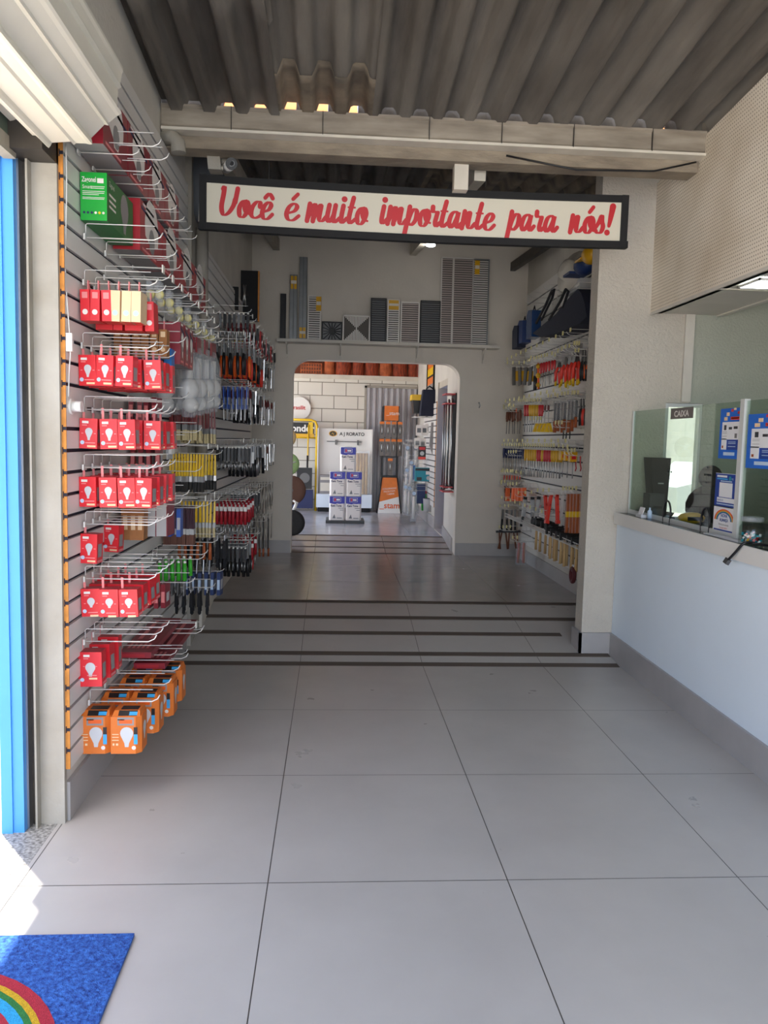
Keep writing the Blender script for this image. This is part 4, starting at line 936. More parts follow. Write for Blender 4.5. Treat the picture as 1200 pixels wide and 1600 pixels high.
# ------------------------------------------------------------------ cashier counter
XG = 2.205
t = thing('counter_top', 'dark stone cashier counter top with white front edge', 'counter', (2.11, 2.0, 1.05))
m = MB(); m.box((.0, -3.5, 0), (.22, 3.70, .058), 'stone_dark'); m.build('slab', t)
m = MB(); m.box((-.012, -3.5, -.025), (.0, 3.70, .062), 'slat_white'); m.build('front_edge', t)
zc = 1.108
ztop = 1.86
def pane(y0, y1, label, slots=()):
    t = thing('glass_pane', label, 'window', (XG, y0, zc + .03)); m = MB()
    h = ztop - zc - .03
    m.box((0, 0, 0), (.006, y1 - y0, h), 'glass_tint'); m.build('pane', t)
    return t
y1_ = W(990, 642, x=XG).y; ypost = W(1159, 700, x=XG).y
t1 = pane(ypost + .02, y1_, 'large clear glass pane of the cashier window, left of the white post')
t2 = pane(1.0, ypost - .02, 'clear glass pane of the cashier window, right of the white post')
m = MB(); m.box((-.005, 0, 0), (.012, y1_ - ypost, .03), 'aluminium'); m.build('sill_rail', t1, loc=(0, -.02, -.03))
m = MB(); m.box((-.004, 0, -.03), (.012, .012, ztop - zc - .03), 'aluminium'); m.build('end_profile', t1, loc=(0, y1_ - ypost - .03, 0))
m = MB(); m.box((-.012, -.022, 0), (.02, .022, ztop - zc + .01), 'aluminium'); solo(m, 'window_post', 'white aluminium post between the two cashier panes', 'post', (XG, ypost, zc))
def glass_pt(px, py): p = W(px, py, x=XG - .003); return p
# speaking holes and arch openings edged in black
for px, py in ((1046, 737), (1105, 742)):
    for dx, dz in ((0, 0), (.03, 0), (-.03, 0), (0, .045), (0, -.045)):
        p = glass_pt(px, py); m = MB(); m.lathe([(.006, -.002), (.006, .002)], 'black_plastic', 10, Matrix.Rotation(math.pi / 2, 4, 'Y'))
        m.build('speaking_hole', t1, loc=(p.x - XG - .001, p.y + dx - t1.location.y, p.z + dz - t1.location.z))
for px, pt_, pb in ((1041, 783, 818), (1101, 789, 829)):
    p = glass_pt(px, pb); z_ = .13; m = MB(); arc = [(0, -.05, 0)] + [(0, .055 * -math.cos(a_), .06 + .08 * math.sin(a_)) for a_ in [math.pi * k / 10 for k in range(11)]] + [(0, .05, 0)]
    m.tube([Vector(q) for q in arc], .006, 'black_plastic', 6); m.build('arch_edge', t1, loc=(-.002, p.y - t1.location.y, zc + .002 - t1.location.z))
# signs on the glass
def onglass(mb, y, z, w, h, m_, d=0): mb.box((-.0012 - d, -w / 2 + 0, -h / 2), (-d, w / 2, h / 2), m_)
def gsign(name, label, px0, px1, pt_, pb, build):
    a_ = glass_pt(px0, (pt_ + pb) / 2); b_ = glass_pt(px1, (pt_ + pb) / 2); w = a_.y - b_.y; pxm = (px0 + px1) / 2
    zt2, zb2 = glass_pt(pxm, pt_).z, glass_pt(pxm, pb).z; h = zt2 - zb2
    t = thing(name, label, 'sign', (XG - .001, (a_.y + b_.y) / 2, (zt2 + zb2) / 2)); build(t, w, h); return t
def G(mb, w, h, u0, u1, v0, v1, m_, d=.002):
    """rectangle on a glass sign: u from left to right (0..1), v from top to bottom"""
    y0, y1 = w / 2 - u0 * w, w / 2 - u1 * w; z0, z1_ = h / 2 - v0 * h, h / 2 - v1 * h
    mb.box((-d, y1, z1_), (0, y0, z0), m_)
def T(mb, w, h, s_, u, v, size, m_, d=.003, align='LEFT', sx=1, bold=0): mb.text(s_, size, (-d, w / 2 - u * w, h / 2 - v * h), (0, -1, 0), (0, 0, 1), m_, align=align, sx=sx, bold=bold, depth=.0004)
mat('caixa_grey', '6b6461', .5)
def b_caixa(t, w, h):
    m = MB(); G(m, w, h, 0, 1, 0, 1, 'caixa_grey'); m.build('plate', t); m = MB(); T(m, w, h, 'CAIXA', .5, .80, h * .78, 'white_plastic', align='CENTER', sx=w / h / 3.6, bold=.03); m.build('lettering', t)
gsign('cashier_sign', 'small grey sign reading CAIXA at top of the cashier glass', 1048, 1083, 637, 654, b_caixa)
def b_poster(t, w, h):
    m = MB(); G(m, w, h, 0, 1, 0, 1, 'poster_blue', .001); G(m, w, h, .12, .92, .27, .62, 'paper_white'); G(m, w, h, .12, .36, .60, .82, 'paper_white'); G(m, w, h, .38, .95, .62, .82, 'poster_navy'); m.build('sheet', t)
    m = MB()
    for u, v, du, dv, c in ((.22, .33, .1, .1, 'dark_grey'), (.44, .37, .14, .05, 'dark_grey'), (.66, .36, .17, .05, 'black_plastic'), (.72, .5, .1, .09, 'mid_grey'), (.16, .74, .06, .05, 'clay_orange'), (.3, .08, .12, .07, 'box_cream'), (.5, .02, .1, .05, 'red_plastic'), (.62, .0, .1, .04, 'box_cream'), (.8, .07, .12, .05, 'red_plastic'), (.5, .17, .38, .06, 'red_vivid'), (.53, .185, .32, .025, 'box_cream'), (.2, .17, .14, .07, 'box_cream')): G(m, w, h, u, u + du, v, v + dv, c, .003)
    for v in (.66, .69, .75): G(m, w, h, .45, .78, v, v + .012, 'badge_blue', .003)
    for v in (.46, .49, .55): G(m, w, h, .16, .36, v, v + .006, 'mid_grey', .003)
    m.build('printed_pictures', t)
    m = MB(); G(m, w, h, .25, .75, .87, .935, 'badge_blue', .003); m.build('button_print', t)
gsign('promo_poster', 'blue promotional poster on the glass left of the white post', 1124, 1158, 638, 717, b_poster)
gsign('promo_poster', 'blue promotional poster on the glass right of the white post, partly cut by frame', 1167, 1225, 646, 733, b_poster)
def b_pix(t, w, h):
    m = MB(); G(m, w, h, 0, 1, 0, 1, 'poster_navy', .001); G(m, w, h, .2, .78, .28, .72, 'paper_white'); G(m, w, h, .12, .92, .74, .88, 'paper_white'); G(m, w, h, 0, 1, 0, .012, 'paper_white'); m.build('sheet', t)
    m = MB(); G(m, w, h, .08, .52, .06, .12, 'paper_white', .003); G(m, w, h, .08, .55, .15, .19, 'box_cyan', .003); G(m, w, h, .62, .7, .08, .2, 'teal', .003); T(m, w, h, 'PIX', .74, .19, h * .1, 'badge_blue', sx=.8); G(m, w, h, .25, .75, .22, .25, 'badge_blue', .003); T(m, w, h, '(34) 99277-1717', .15, .845, h * .075, 'poster_navy', sx=.72, bold=.02); G(m, w, h, .12, .9, .92, .95, 'badge_blue', .003); m.build('print', t)
gsign('payment_card_sign', 'navy payment sign with a blank white square on the glass by the post', 1117, 1152, 740, 792, b_pix)
def b_rain(t, w, h):
    m = MB(); G(m, w, h, 0, 1, 0, 1, 'paper_white', .001); m.build('sheet', t)
    for k, (c, r0_) in enumerate((('red_vivid', .44), ('box_orange', .41), ('yellow_deep', .38), ('teal', .35), ('poster_navy', .32))):
        m = MB(); K_ = 14; 
        for j in range(K_):
            a0, a1 = math.pi * j / K_, math.pi * (j + 1) / K_
            P = [(-.003, -w * r_ * math.cos(a_), h * .02 + w * r_ * math.sin(a_) * 1.0 * (h / w) * .95) for r_, a_ in ((r0_, a0), (r0_ - .03, a0), (r0_ - .03, a1), (r0_, a1))]
            m.quad(P, c)
        m.build('rainbow_band', t)
    m = MB(); T(m, w, h, 'NOVA', .5, .36, h * .17, 'poster_navy', align='CENTER', bold=.02); T(m, w, h, 'ALIANÇA', .5, .52, h * .17, 'poster_navy', align='CENTER', sx=.85, bold=.02); T(m, w, h, 'Materiais para construção', .5, .66, h * .1, 'dark_grey', align='CENTER', sx=.7); T(m, w, h, 'É sempre melhor!', .5, .78, h * .1, 'red_plastic', align='CENTER', sx=.8)
    G(m, w, h, .06, .94, .82, .88, 'poster_navy', .003); m.build('print', t)
gsign('store_logo_sign', 'white rainbow logo sign on the glass beneath the navy payment sign', 1114, 1149, 793, 836, b_rain)
# jar of sweets, small things and a black arm on the counter
p = W(1174, 840, z=zc); t = thing('sweets_jar', 'clear jar half full of wrapped sweets on the counter', 'jar', (2.175, W(1174, 838, x=2.175).y, zc + .001))
m = MB(); m.lathe([(.055, 0), (.062, .008), (.062, .09), (.05, .105), (.05, .118)], 'glass_clear', 20); m.build('glass', t)
m = MB(); m.lathe([(.052, .12), (.056, .122), (.056, .142), (.05, .145)], 'clear_plastic', 20); m.build('lid', t)
m = MB()
for k in range(46):
    a_ = random.uniform(0, 6.28); r_ = .047 * math.sqrt(random.random()); z_ = .012 + random.random() * .045
    m.rbox((r_ * math.cos(a_), r_ * math.sin(a_), z_), (.014, .01, .008), random.choice(['red_plastic', 'paper_white', 'paper_white', 'teal', 'dark_grey', 'box_red_pale', 'yellow_deep']), (jit(1), jit(1), jit(3)))
m.build('sweets', t, kind='stuff')
m = MB(); q = [W(1136, 877, x=2.07), W(1150, 862, x=2.08), W(1163, 850, x=2.10), W(1180, 847, x=2.16), W(1210, 846, x=2.2)]
q[2].z = max(q[2].z, 1.125); q[3].z = 1.122; q[4].z = 1.122
m.tube(smooth(q, 4), .007, 'black_plastic', 8); t = solo(m, 'black_cable_arm', 'black bent rod hanging over the white counter edge', 'rod'); m = MB(); m.rbox(q[0], (.02, .03, .03), 'steel_dark', (.3, .4, .2)); m.build('plug', t)
p = W(1005, 800, x=2.19); m = MB(); m.box((-.02, -.05, 0), (.02, .05, .02), 'paper_white'); t = solo(m, 'business_card_holder', 'small white card stand with clear bottle on the far counter end', 'card holder', (2.175, W(1002, 803, x=2.175).y, zc)); m = MB(); m.rbox((0, -.0, .04), (.004, .08, .06), 'paper_white', (0, .3, 0)); m.build('card', t)
m = MB(); m.lathe([(.016, 0), (.016, .05), (.006, .06), (.006, .075)], 'badge_blue', 12); solo(m, 'small_bottle', 'tiny pale blue bottle behind the white card stand', 'bottle', (2.19, W(1005, 790, x=2.19).y - .12, zc + .001))
m = MB(); m.box((0, 0, 0), (.03, .4, .006), 'paper_white'); m.rbox((.02, .16, .008), (.05, .3, .003), 'paper_white', (0, 0, .1)); solo(m, 'paper_sheets', 'loose white papers on the counter under the glass signs', 'paper', (2.15, W(1140, 836, x=2.15).y - .1, zc))
# behind the glass
p = W(1030, 800, y=5.3)
def bgthing(name, label, cat, px0, px1, pt_, pb, X_, dx, m_, parts=None):
    a_ = W(px0, (pt_ + pb) / 2, y=5.35)
    return
ym = 5.50; a_ = W(1017, 715, y=ym); b_ = W(1048, 715, y=ym); c_ = W(1022, 800, y=ym); d_ = W(1041, 800, y=ym)
t = thing('tower_speaker', 'tall dark tapered speaker behind the glass, left of the bright window', 'speaker', (a_.x, ym, 1.109))
m = MB(); h_ = a_.z - 1.109; m.box((c_.x - a_.x, 0, 0), (d_.x - a_.x, .12, h_), 'black_matt', top=(0, b_.x - a_.x, -.01, .13)); m.build('housing', t)
m = MB(); m.box((.06, -.0135, h_ * .55), (.10, -.008, h_ * .57), 'light_grey'); m.build('badge', t)
a_ = W(985, 771, y=5.36); b_ = W(1034, 771, y=5.36)
m = MB(); m.box((0, 0, 0), (.105, .12, a_.z - 1.109), 'dark_grey'); t = solo(m, 'receipt_printer', 'dark low printer box behind the left part of cashier glass', 'printer', (2.225, 5.36, 1.1085)); m = MB(); m.box((.02, -.002, .06), (.09, 0, .08), 'black_matt'); m.build('paper_slot', t)
def behind(px, py, Y): return W(px, py, y=Y)
f = MB(); xw0, xw1 = 2.455, 2.74
f.box((xw0 + .002, 5.725, 1.052), (xw0 + .025, 5.79, 1.928), 'aluminium'); f.box((xw1 - .02, 5.725, 1.052), (xw1 - .002, 5.79, 1.928), 'aluminium'); f.box((xw0 + .026, 5.725, 1.90), (xw1 - .021, 5.79, 1.928), 'aluminium'); f.box((xw0 + .026, 5.725, 1.052), (xw1 - .021, 5.79, 1.08), 'aluminium')
w_ = struct(f, 'window_reflection'); m = MB(); m.box((xw0 + .025, 5.75, 1.08), (xw1 - .02, 5.756, 1.90), 'glass_clear'); m.build('pane', w_)  # window added here, its bright view stands in for a street reflection
# made-up yard in place of the reflected street: sunny paving, pale wall, grey shutter
f = MB(); f.box((2.85, 6.12, -.22), (14, 26, -.10), 'pavement'); struct(f, 'ground')
f = MB(); f.box((3.5, 22, -.2), (14, 22.3, 4.2), 'white_paint'); f.box((7.6, 21.9, -.1), (9.4, 22.0, 2.6), 'ribbed_light'); struct(f, 'wall_added_yard')
t = thing('added_car', 'silver car added to the made-up yard behind the cashier window', 'car', (9.1, 17.5, -.1), .2)
m = MB(); m.prism([(-1.9, .3), (1.9, .3), (1.95, .75), (1.2, .9), (.6, 1.35), (-.9, 1.38), (-1.5, .95), (-1.95, .85)], -.8, .8, 'y', 'light_grey'); m.build('body', t)
m = MB(); m.prism([(1.1, .92), (.58, 1.3), (-.85, 1.32), (-1.35, .97)], -.81, .81, 'y', 'black_plastic'); m.build('windows', t)
for x in (-1.2, 1.2):
    for y in (-.72, .72): m = MB(); m.lathe([(.3, -.1), (.32, 0), (.3, .1)], 'rubber', 16, Matrix.Translation((x, y, .32)) @ Matrix.Rotation(math.pi / 2, 4, 'X')); m.build('wheel', t)
# dark swivel chair with round headrest in front of the window
q = behind(1108, 745, 5.25)
t = thing('swivel_chair', 'dark swivel chair with round headrest silhouetted against the bright window', 'chair', (q.x + .01, 5.25, 0)); sc_ = 5.25 / 1226
m = MB(); m.sphere((0, 0, q.z), .085, 'black_cloth', 16, (1, .5, .95)); m.build('headrest', t)
m = MB(); z_ = behind(1108, 792, 5.25).z; m.sphere((0.0, 0, z_), .16, 'black_cloth', 18, (1.05, .45, .95)); m.build('backrest', t)
m = MB(); m.tube([(0, .03, z_ - .1), (0, .03, q.z)], .035, 'black_plastic', 8); m.build('stem', t)
m = MB(); m.box((-.24, -.45, .46), (.24, .05, .55), 'black_cloth'); m.build('seat', t)
m = MB(); m.tube([(0, -.2, .1), (0, -.2, .47)], .03, 'black_plastic', 8); 
for k in range(5): a_ = k * 1.257; m.tube([(0, -.2, .12), (.28 * math.cos(a_), -.2 + .28 * math.sin(a_), .04)], .02, 'black_plastic', 6)
m.build('base', t)
q = behind(1093, 806, 4.95); m = MB(); m.sphere((0, 0, 0), .07, 'yellow_deep', 14, (1.3, .8, .55)); t = solo(m, 'yellow_case', 'rounded yellow case on the counter just behind the glass', 'case', (2.33, 4.93, 1.148)); m = MB(); m.box((-.05, -.058, -.012), (.05, -.05, .012), 'black_plastic'); m.build('clasp', t)
t = thing('computer_screen', 'black monitor seen from behind on the counter right of the white post', 'monitor', (2.48, 3.95, 1.11))
m = MB(); m.box((-.03, -.25, .10), (.01, .22, .42), 'black_matt'); m.build('housing', t)
m = MB(); m.box((-.02, -.03, 0), (.02, .03, .2), 'black_plastic'); m.box((-.08, -.1, 0), (.08, .1, .012), 'black_plastic'); m.build('stand', t)
m = MB(); m.prism([(0, 0), (.5, 0), (.5, .6), (.34, .62), (.12, .35)], 0, .1, 'y', 'blue_dark'); solo(m, 'blue_backpack', 'dark blue sloping bag behind the right cashier pane', 'bag', (2.66, 4.35, 1.11))
m = MB(); m.box((2.335, 3.4, 1.05), (3.2, 5.03, 1.108), 'dark_grey'); m.box((2.335, 5.42, 1.05), (2.44, 5.71, 1.108), 'dark_grey'); struct(m, 'trim_desk')
# LED panel in the booth soffit
p = W(1180, 444, z=2.568); t = thing('led_panel', 'bright square light panel in the soffit above the cashier window', 'lamp', (2.52, 4.50, 2.555)); m = MB(); m.box((-.125, -.10, 0), (.125, .12, .012), 'lamp_glow'); m.build('diffuser', t); m = MB()
for a_, b_ in (((-.135, -.11, 0), (.135, -.10, .014)), ((-.135, .12, 0), (.135, .13, .014)), ((-.135, -.11, 0), (-.125, .13, .014)), ((.125, -.11, 0), (.135, .13, .014))): m.box(a_, b_, 'white_plastic')
m.build('rim', t)
# ------------------------------------------------------------------ merchandise on the slatted walls
HOOK = hook_kind('h', .30, None); HOOKT = hook_kind('h', .29, 'tag_white'); HOOKY = hook_kind('h', .27, 'tag_yellow')
def bulb_shape(mb, c, w, h, y, m, u='x'):
    """flat printed bulb: round top, tapering to the cap; drawn on a face looking along -y or +x"""
    pts = [(w * .5 * math.cos(a_), h * .22 + w * .5 * math.sin(a_)) for a_ in [math.pi * (-.12 + 1.24 * k / 10) for k in range(11)]] + [(-w * .18, -h * .3), (-w * .14, -h * .5), (w * .14, -h * .5), (w * .18, -h * .3)]
    if u == 'x': mb.quad([(c[0] + p[0], y, c[1] + p[1]) for p in pts], m)
    else: mb.quad([(y, c[0] + p[0], c[1] + p[1]) for p in pts], m)
def small_box(main, bulb_w=.03, bulb_h=.05, w=.071, d=.066, h=.125, spot=False):
    b = MB(); b.box((-w / 2, -d / 2, -.035 - h), (w / 2, d / 2, -.035), main, ms={'+z': 'box_red_dark'})
    pr = MB(); y = -d / 2 - .0006; z0 = -.035
    bulb_shape(pr, (.002, z0 - h * .52), bulb_w, bulb_h, y, 'bulb_grey')
    pr.disc((-w * .33, y - .0004, z0 - h * .80), .0085, (0, -1, 0), 'badge_blue', 12)
    for dx, dz, ww, hh, c in ((-.026, -.016, .026, .010, 'box_white'), (-.026, -.028, .02, .004, 'box_red_pale'), (-.012, -.101, .04, .004, 'box_red_pale'), (-.004, -.115, .034, .008, 'box_cream'), (-.028, -.062, .008, .003, 'box_red_pale'), (.022, -.062, .008, .003, 'box_red_pale')):
        pr.quad([(dx, y, z0 + dz - hh / 2), (dx + ww, y, z0 + dz - hh / 2), (dx + ww, y, z0 + dz + hh / 2), (dx, y, z0 + dz + hh / 2)], c)
    x = w / 2 + .0006
    pr.quad([(x, -.022, z0 - h * .8), (x, .02, z0 - h * .8), (x, .02, z0 - h * .35), (x, -.022, z0 - h * .35)], 'card_grey')
    pr.quad([(x, -.026, z0 - h * .97), (x, .03, z0 - h * .97), (x, .03, z0 - h * .9), (x, -.026, z0 - h * .9)], 'box_red_pale')
    tb = MB(); tb.box((-w / 2 + .002, -.001, -.036), (-w / 2 + .012, .001, .012), 'box_red_pale')
    return [('carton', b, ('print', pr)), ('hang_tab', tb)]
BULB = Kind('bulb_box', 'light bulb box', small_box('box_red'))
SPOT = Kind('bulb_box', 'light bulb box', small_box('box_red', .032, .036, w=.078, h=.118))
BIGB = Kind('bulb_box', 'light bulb box', small_box('box_red', .042, .055, w=.098, d=.07, h=.150))
Ord = ['first', 'second', 'third', 'fourth', 'fifth', 'sixth', 'seventh', 'eighth', 'ninth', 'tenth', 'eleventh', 'twelfth']
Xs = -1.052
def bulbs(z, cols, K, rown, dx=.0765, x0=None):
    for ci, (Y, n) in enumerate(cols):
        hook(Y, z, where='white wire hook of the %s, %s column from the front' % (rown, Ord[ci]), group=None)
        for i in range(n):
            x = (x0 or Xs) + .038 + dx * i
            pos = 'nearest the wall' if i == 0 and n > 1 else ('alone on its hook' if n == 1 else ('at the hook tip' if i == n - 1 else Ord[i] + ' from the wall'))
            K.put((x, Y + jit(.004), z - .004), 'small red bulb box, %s, %s column, %s' % (rown, Ord[ci], pos), None, (jit(.03), jit(.05), jit(.09) - .04))
hz = [2.22, 1.96, 1.70, 1.458, 1.217, .985, .716, .409]
bulbs(hz[1], ((3.37, 3), (3.50, 4), (3.63, 4), (3.76, 4)), BULB, 'upper bulb row')
bulbs(hz[2], ((3.38, 3), (3.51, 4), (3.64, 4), (3.77, 4)), BULB, 'second bulb row')
bulbs(hz[3], ((3.37, 4), (3.50, 4), (3.63, 4), (3.76, 4)), BULB, 'middle bulb row')
bulbs(hz[4], ((3.38, 1), (3.72, 1)), BULB, 'sparse row below the middle')
for ci, Y in enumerate((3.50, 3.60)): hook(Y, hz[4], where='empty white wire hook in the sparse row, %s of two' % Ord[ci])
bulbs(hz[5], ((3.37, 3), (3.49, 3), (3.61, 3), (3.73, 3)), SPOT, 'spot lamp row', dx=.079)
bulbs(hz[6], ((3.36, 1), (3.49, 1), (3.62, 1)), BIGB, 'lowest red row', dx=.102)
# narrow upright cartons on the top hook
def slim(main, w, d, h, top, seal='box_white'):
    b = MB(); b.box((-w / 2, -d / 2, -.03 - h), (w / 2, d / 2, -.03), main, ms={'-z': 'red_vivid' if main != 'box_kraft' else 'box_cream'})
    p = MB(); y = -d / 2 - .0006; p.disc((0, y, -.03 - h * .72), w * .3, (0, -1, 0), seal, 12)
    p.quad([(-w * .3, y, -.05 - h * .12), (w * .3, y, -.05 - h * .12), (w * .3, y, -.04), (-w * .3, y, -.04)], top)
    t_ = MB(); t_.box((-.002, -.01, -.031), (.002, .01, .014), 'box_red_pale')
    return [('carton', b, ('print', p)), ('hang_tab', t_)]
S_RED = Kind('slim_lamp_box', 'lamp box', slim('box_red', .038, .10, .125, 'box_red_pale')); S_CRM = Kind('slim_lamp_box', 'lamp box', slim('box_cream', .038, .10, .125, 'box_cream', 'badge_blue'))
S_KRF = Kind('slim_lamp_box', 'lamp box', slim('box_kraft', .036, .08, .13, 'box_cream', 'box_cream')); S_BLU = Kind('slim_lamp_box', 'lamp box', slim('box_blue', .036, .08, .13, 'box_white', 'box_white'))
hook(3.40, hz[0], where='white wire hook carrying the slim red and cream boxes')
for i in range(6):
    (S_RED if i < 3 else S_CRM).put((Xs + .028 + i * .0415, 3.40, hz[0] - .004), ('slim red lamp box, %s from the wall on the top box hook' if i < 3 else 'slim cream lamp box, %s in its row on top box hook') % Ord[i], None, (0, jit(.03), jit(.05)))
hook(3.55, hz[0], where='white wire hook just behind the slim red and cream boxes')
for i in range(6): S_RED.put((Xs + .04 + i * .0415, 3.55, hz[0] - .02), 'slim red lamp box on the hook behind the cream ones', 'slim red boxes on the second hook', (0, jit(.03), jit(.05)))
hook(3.86, 2.13, where='white wire hook carrying the kraft brown slim boxes')
for i in range(6): S_KRF.put((Xs + .03 + i * .042, 3.86, 2.126), 'slim kraft brown box hanging between red and blue boxes on upper left wall', 'slim kraft brown boxes on one hook', (0, jit(.03), jit(.04)))
hook(4.02, 2.06, where='white wire hook carrying the bright blue slim boxes')
for i in range(5): S_BLU.put((Xs + .045 + i * .046, 4.02, 2.056), 'slim bright blue box with white top label on the upper left wall', 'slim blue boxes on one hook', (0, jit(.03), jit(.04)))
# large red blister cartons beyond the blue ones
def wallbox(w, d, h, main, name=None):
    """carton whose printed face looks into the aisle; origin top, at the wall"""
    b = MB(); b.box((0, -d / 2, -h), (w, d / 2, 0), main, ms={'-z': 'card_grey', '+x': main})
    p = MB(); x = w + .001
    bulb_shape(p, (0, -h * .52), d * .62, h * .62, x, 'box_white', 'y')
    p.quad([(x, -d * .45, -h * .16), (x, d * .45, -h * .30), (x, d * .45, -h * .23), (x, -d * .45, -h * .09)], 'box_navy')
    p.quad([(x, -d * .40, -h * .07), (x, d * .1, -h * .07), (x, d * .1, -h * .02), (x, -d * .40, -h * .02)], 'box_white')
    p.quad([(x, -d * .42, -h * .95), (x, d * .2, -h * .95), (x, d * .2, -h * .9), (x, -d * .42, -h * .9)], 'box_red_pale')
    p.disc((x + .0006, .0, -h * .62), d * .13, (1, 0, 0), 'card_grey', 12)
    return [('carton', b), ('print', p)]
RB_ = Kind('lamp_carton', 'lamp carton', wallbox(.25, .11, .21, 'box_maroon'))
for i in range(3): RB_.put((-1.03, 4.14 + i * .125, 2.17), 'tall dark red carton beyond the blue slim boxes, %s of three' % Ord[i])
BIG = Kind('lamp_carton', 'lamp carton', wallbox(.125, .37, .235, 'box_maroon'))
for i, Y in enumerate((3.44, 3.82, 4.20, 4.58)):
    BIG.put((-1.045, Y, 2.965), 'big dark red lamp carton on the topmost row, %s from the front' % Ord[i], None, (0, 0, 0))
    hook(Y - .1, 2.722, s=.8, where='white wire hook under the topmost big cartons, near side of the %s carton' % Ord[i])
    hook(Y + .1, 2.722, s=.8, where='white wire hook under the topmost big cartons, far side of the %s carton' % Ord[i])
BIG2 = Kind('lamp_carton', 'lamp carton', wallbox(.125, .47, .235, 'box_red_dark'))
for i, Y in enumerate((4.08, 4.56, 5.04, 5.50)):
    BIG2.put((-1.045, Y, 2.698), 'big red globe lamp carton on the second row, %s from the front' % Ord[i])
    hook(Y - .12, 2.452, s=.8, where='white wire hook under the second row of big cartons, near side of the %s' % Ord[i]); hook(Y + .12, 2.452, s=.8, where='white wire hook under the second row of big cartons, far side of the %s' % Ord[i])
# the green box at the front
g0, g1 = W(113, 305, y=3.38), W(167, 305, y=3.38); zt_, zb_ = W(140, 269, y=3.38).z, W(140, 344, y=3.38).z; g0.x = -1.048; gw = g1.x - g0.x; gh = zt_ - zb_
t = thing('green_lamp_box', 'bright green lamp box with white print lying on the front upper hooks', 'box', (g0.x, 3.38, zb_))
m = MB(); m.box((0, 0, 0), (gw, .42, gh), 'box_green', ms={'+x': 'box_green_dark', '+z': 'box_kraft', '-z': 'box_green_dark'}); m.build('carton', t)
m = MB(); m.text('Zagonel', gh * .15, (gw * .06, -.001, gh * .80), (1, 0, 0), (0, 0, 1), 'box_white', bold=.02, sx=.62); m.text('Smart', gh * .11, (gw * .08, -.001, gh * .66), (1, 0, 0), (0, 0, 1), 'box_white', sx=.8)
for k, (u0, u1, v_) in enumerate(((.38, .92, .70), (.38, .9, .665), (.08, .92, .60), (.08, .9, .565), (.08, .7, .53), (.08, .92, .47), (.08, .9, .44))): m.quad([(gw * u0, -.001, gh * v_), (gw * u1, -.001, gh * v_), (gw * u1, -.001, gh * (v_ + .012)), (gw * u0, -.001, gh * (v_ + .012))], 'box_white')
m.quad([(gw * .64, -.001, gh * .78), (gw * .88, -.001, gh * .78), (gw * .88, -.001, gh * .88), (gw * .64, -.001, gh * .88)], 'box_white')
for k, c in enumerate(('box_navy', 'box_navy', 'box_navy', 'box_white', 'yellow', 'off_white')): m.disc((gw * (.14 + .145 * k), -.001, gh * .16), gw * .05, (0, -1, 0), c, 10)
m.text('Zagonel', gh * .16, (gw + .001, .03, gh * .78), (0, 1, 0), (0, 0, 1), 'box_white', sx=.8); bulb_shape(m, (.27, gh * .45), .13, gh * .75, gw + .001, 'card_grey', 'y')
for v_ in (.58, .45, .33): m.quad([(gw + .001, .03, gh * v_), (gw + .001, .13, gh * v_), (gw + .001, .13, gh * (v_ + .05)), (gw + .001, .03, gh * (v_ + .05))], 'box_white')
m.build('print', t)
hook(3.42, zb_ - .06, where='white wire hook under the front end of the green box', s=1.05); hook(3.72, zb_ - .06, where='white wire hook under the rear end of the green box', s=1.05)
for i, Y in enumerate((3.46, 3.62)): hook(Y, 2.80, where='empty white wire hook just under the rolled shutter, %s' % ('nearer' if i == 0 else 'farther'))
CARD = Kind('grey_carton', 'carton', [('carton', MB().box((0, -.2, 0), (.2, .2, .12), 'card_grey'))])
# clear blister bits on the third row hooks
CLR = Kind('clear_blister', 'blister pack', [('blister', MB().box((-.012, -.03, -.09), (.012, .03, -.005), 'clear_plastic')), ('fitting', MB().sphere((0, 0, -.06), .022, 'tag_yellow', 8))])
for i, Y in enumerate((3.70, 3.92, 4.15, 4.4, 4.65, 4.95, 5.25)):
    hook(Y, 2.30, where='white wire hook of the blister row under the big cartons, %s' % (Ord[i]), kind=HOOKT)
    for k in range(2): CLR.put((-.84 + .04 * k, Y, 2.296), 'small clear blister with a pale fitting under the big red cartons', 'clear blisters under the big cartons')

# bagged white fittings
def bag_parts():
    b = MB(); pr = [(-.045, -.09), (.0, -.11), (.05, -.09), (.06, 0), (.045, .09), (0, .11), (-.045, .09), (-.05, 0)]
    for z0, z1_, s0, s1 in ((-.06, -.16, .25, .85), (-.16, -.36, .85, 1), (-.36, -.46, 1, .5)):
        n_ = len(pr); i = len(b.v); b.v += [Vector((x * s0, y * s0, z0)) for x, y in pr] + [Vector((x * s1, y * s1, z1_)) for x, y in pr]
        for k in range(n_): b.f.append((i + k, i + (k + 1) % n_, i + n_ + (k + 1) % n_, i + n_ + k)); b.m.append('clear_plastic'); b.sm.append(True)
    c = MB(); c.sphere((0, 0, -.30), .062, 'white_film', 12, (.9, 1.2, 1)); c.sphere((0.01, 0, -.39), .05, 'white_film', 10, (.9, 1.2, .9)); c.tube([(0, 0, -.24), (.0, 0, -.12)], .02, 'white_film', 8)
    h = MB(); h.box((-.004, -.07, -.09), (.004, .07, 0), 'box_maroon')
    return [('bag', b), ('fitting', c), ('header_card', h)]
BAG = Kind('bagged_fitting', 'bagged product', bag_parts())
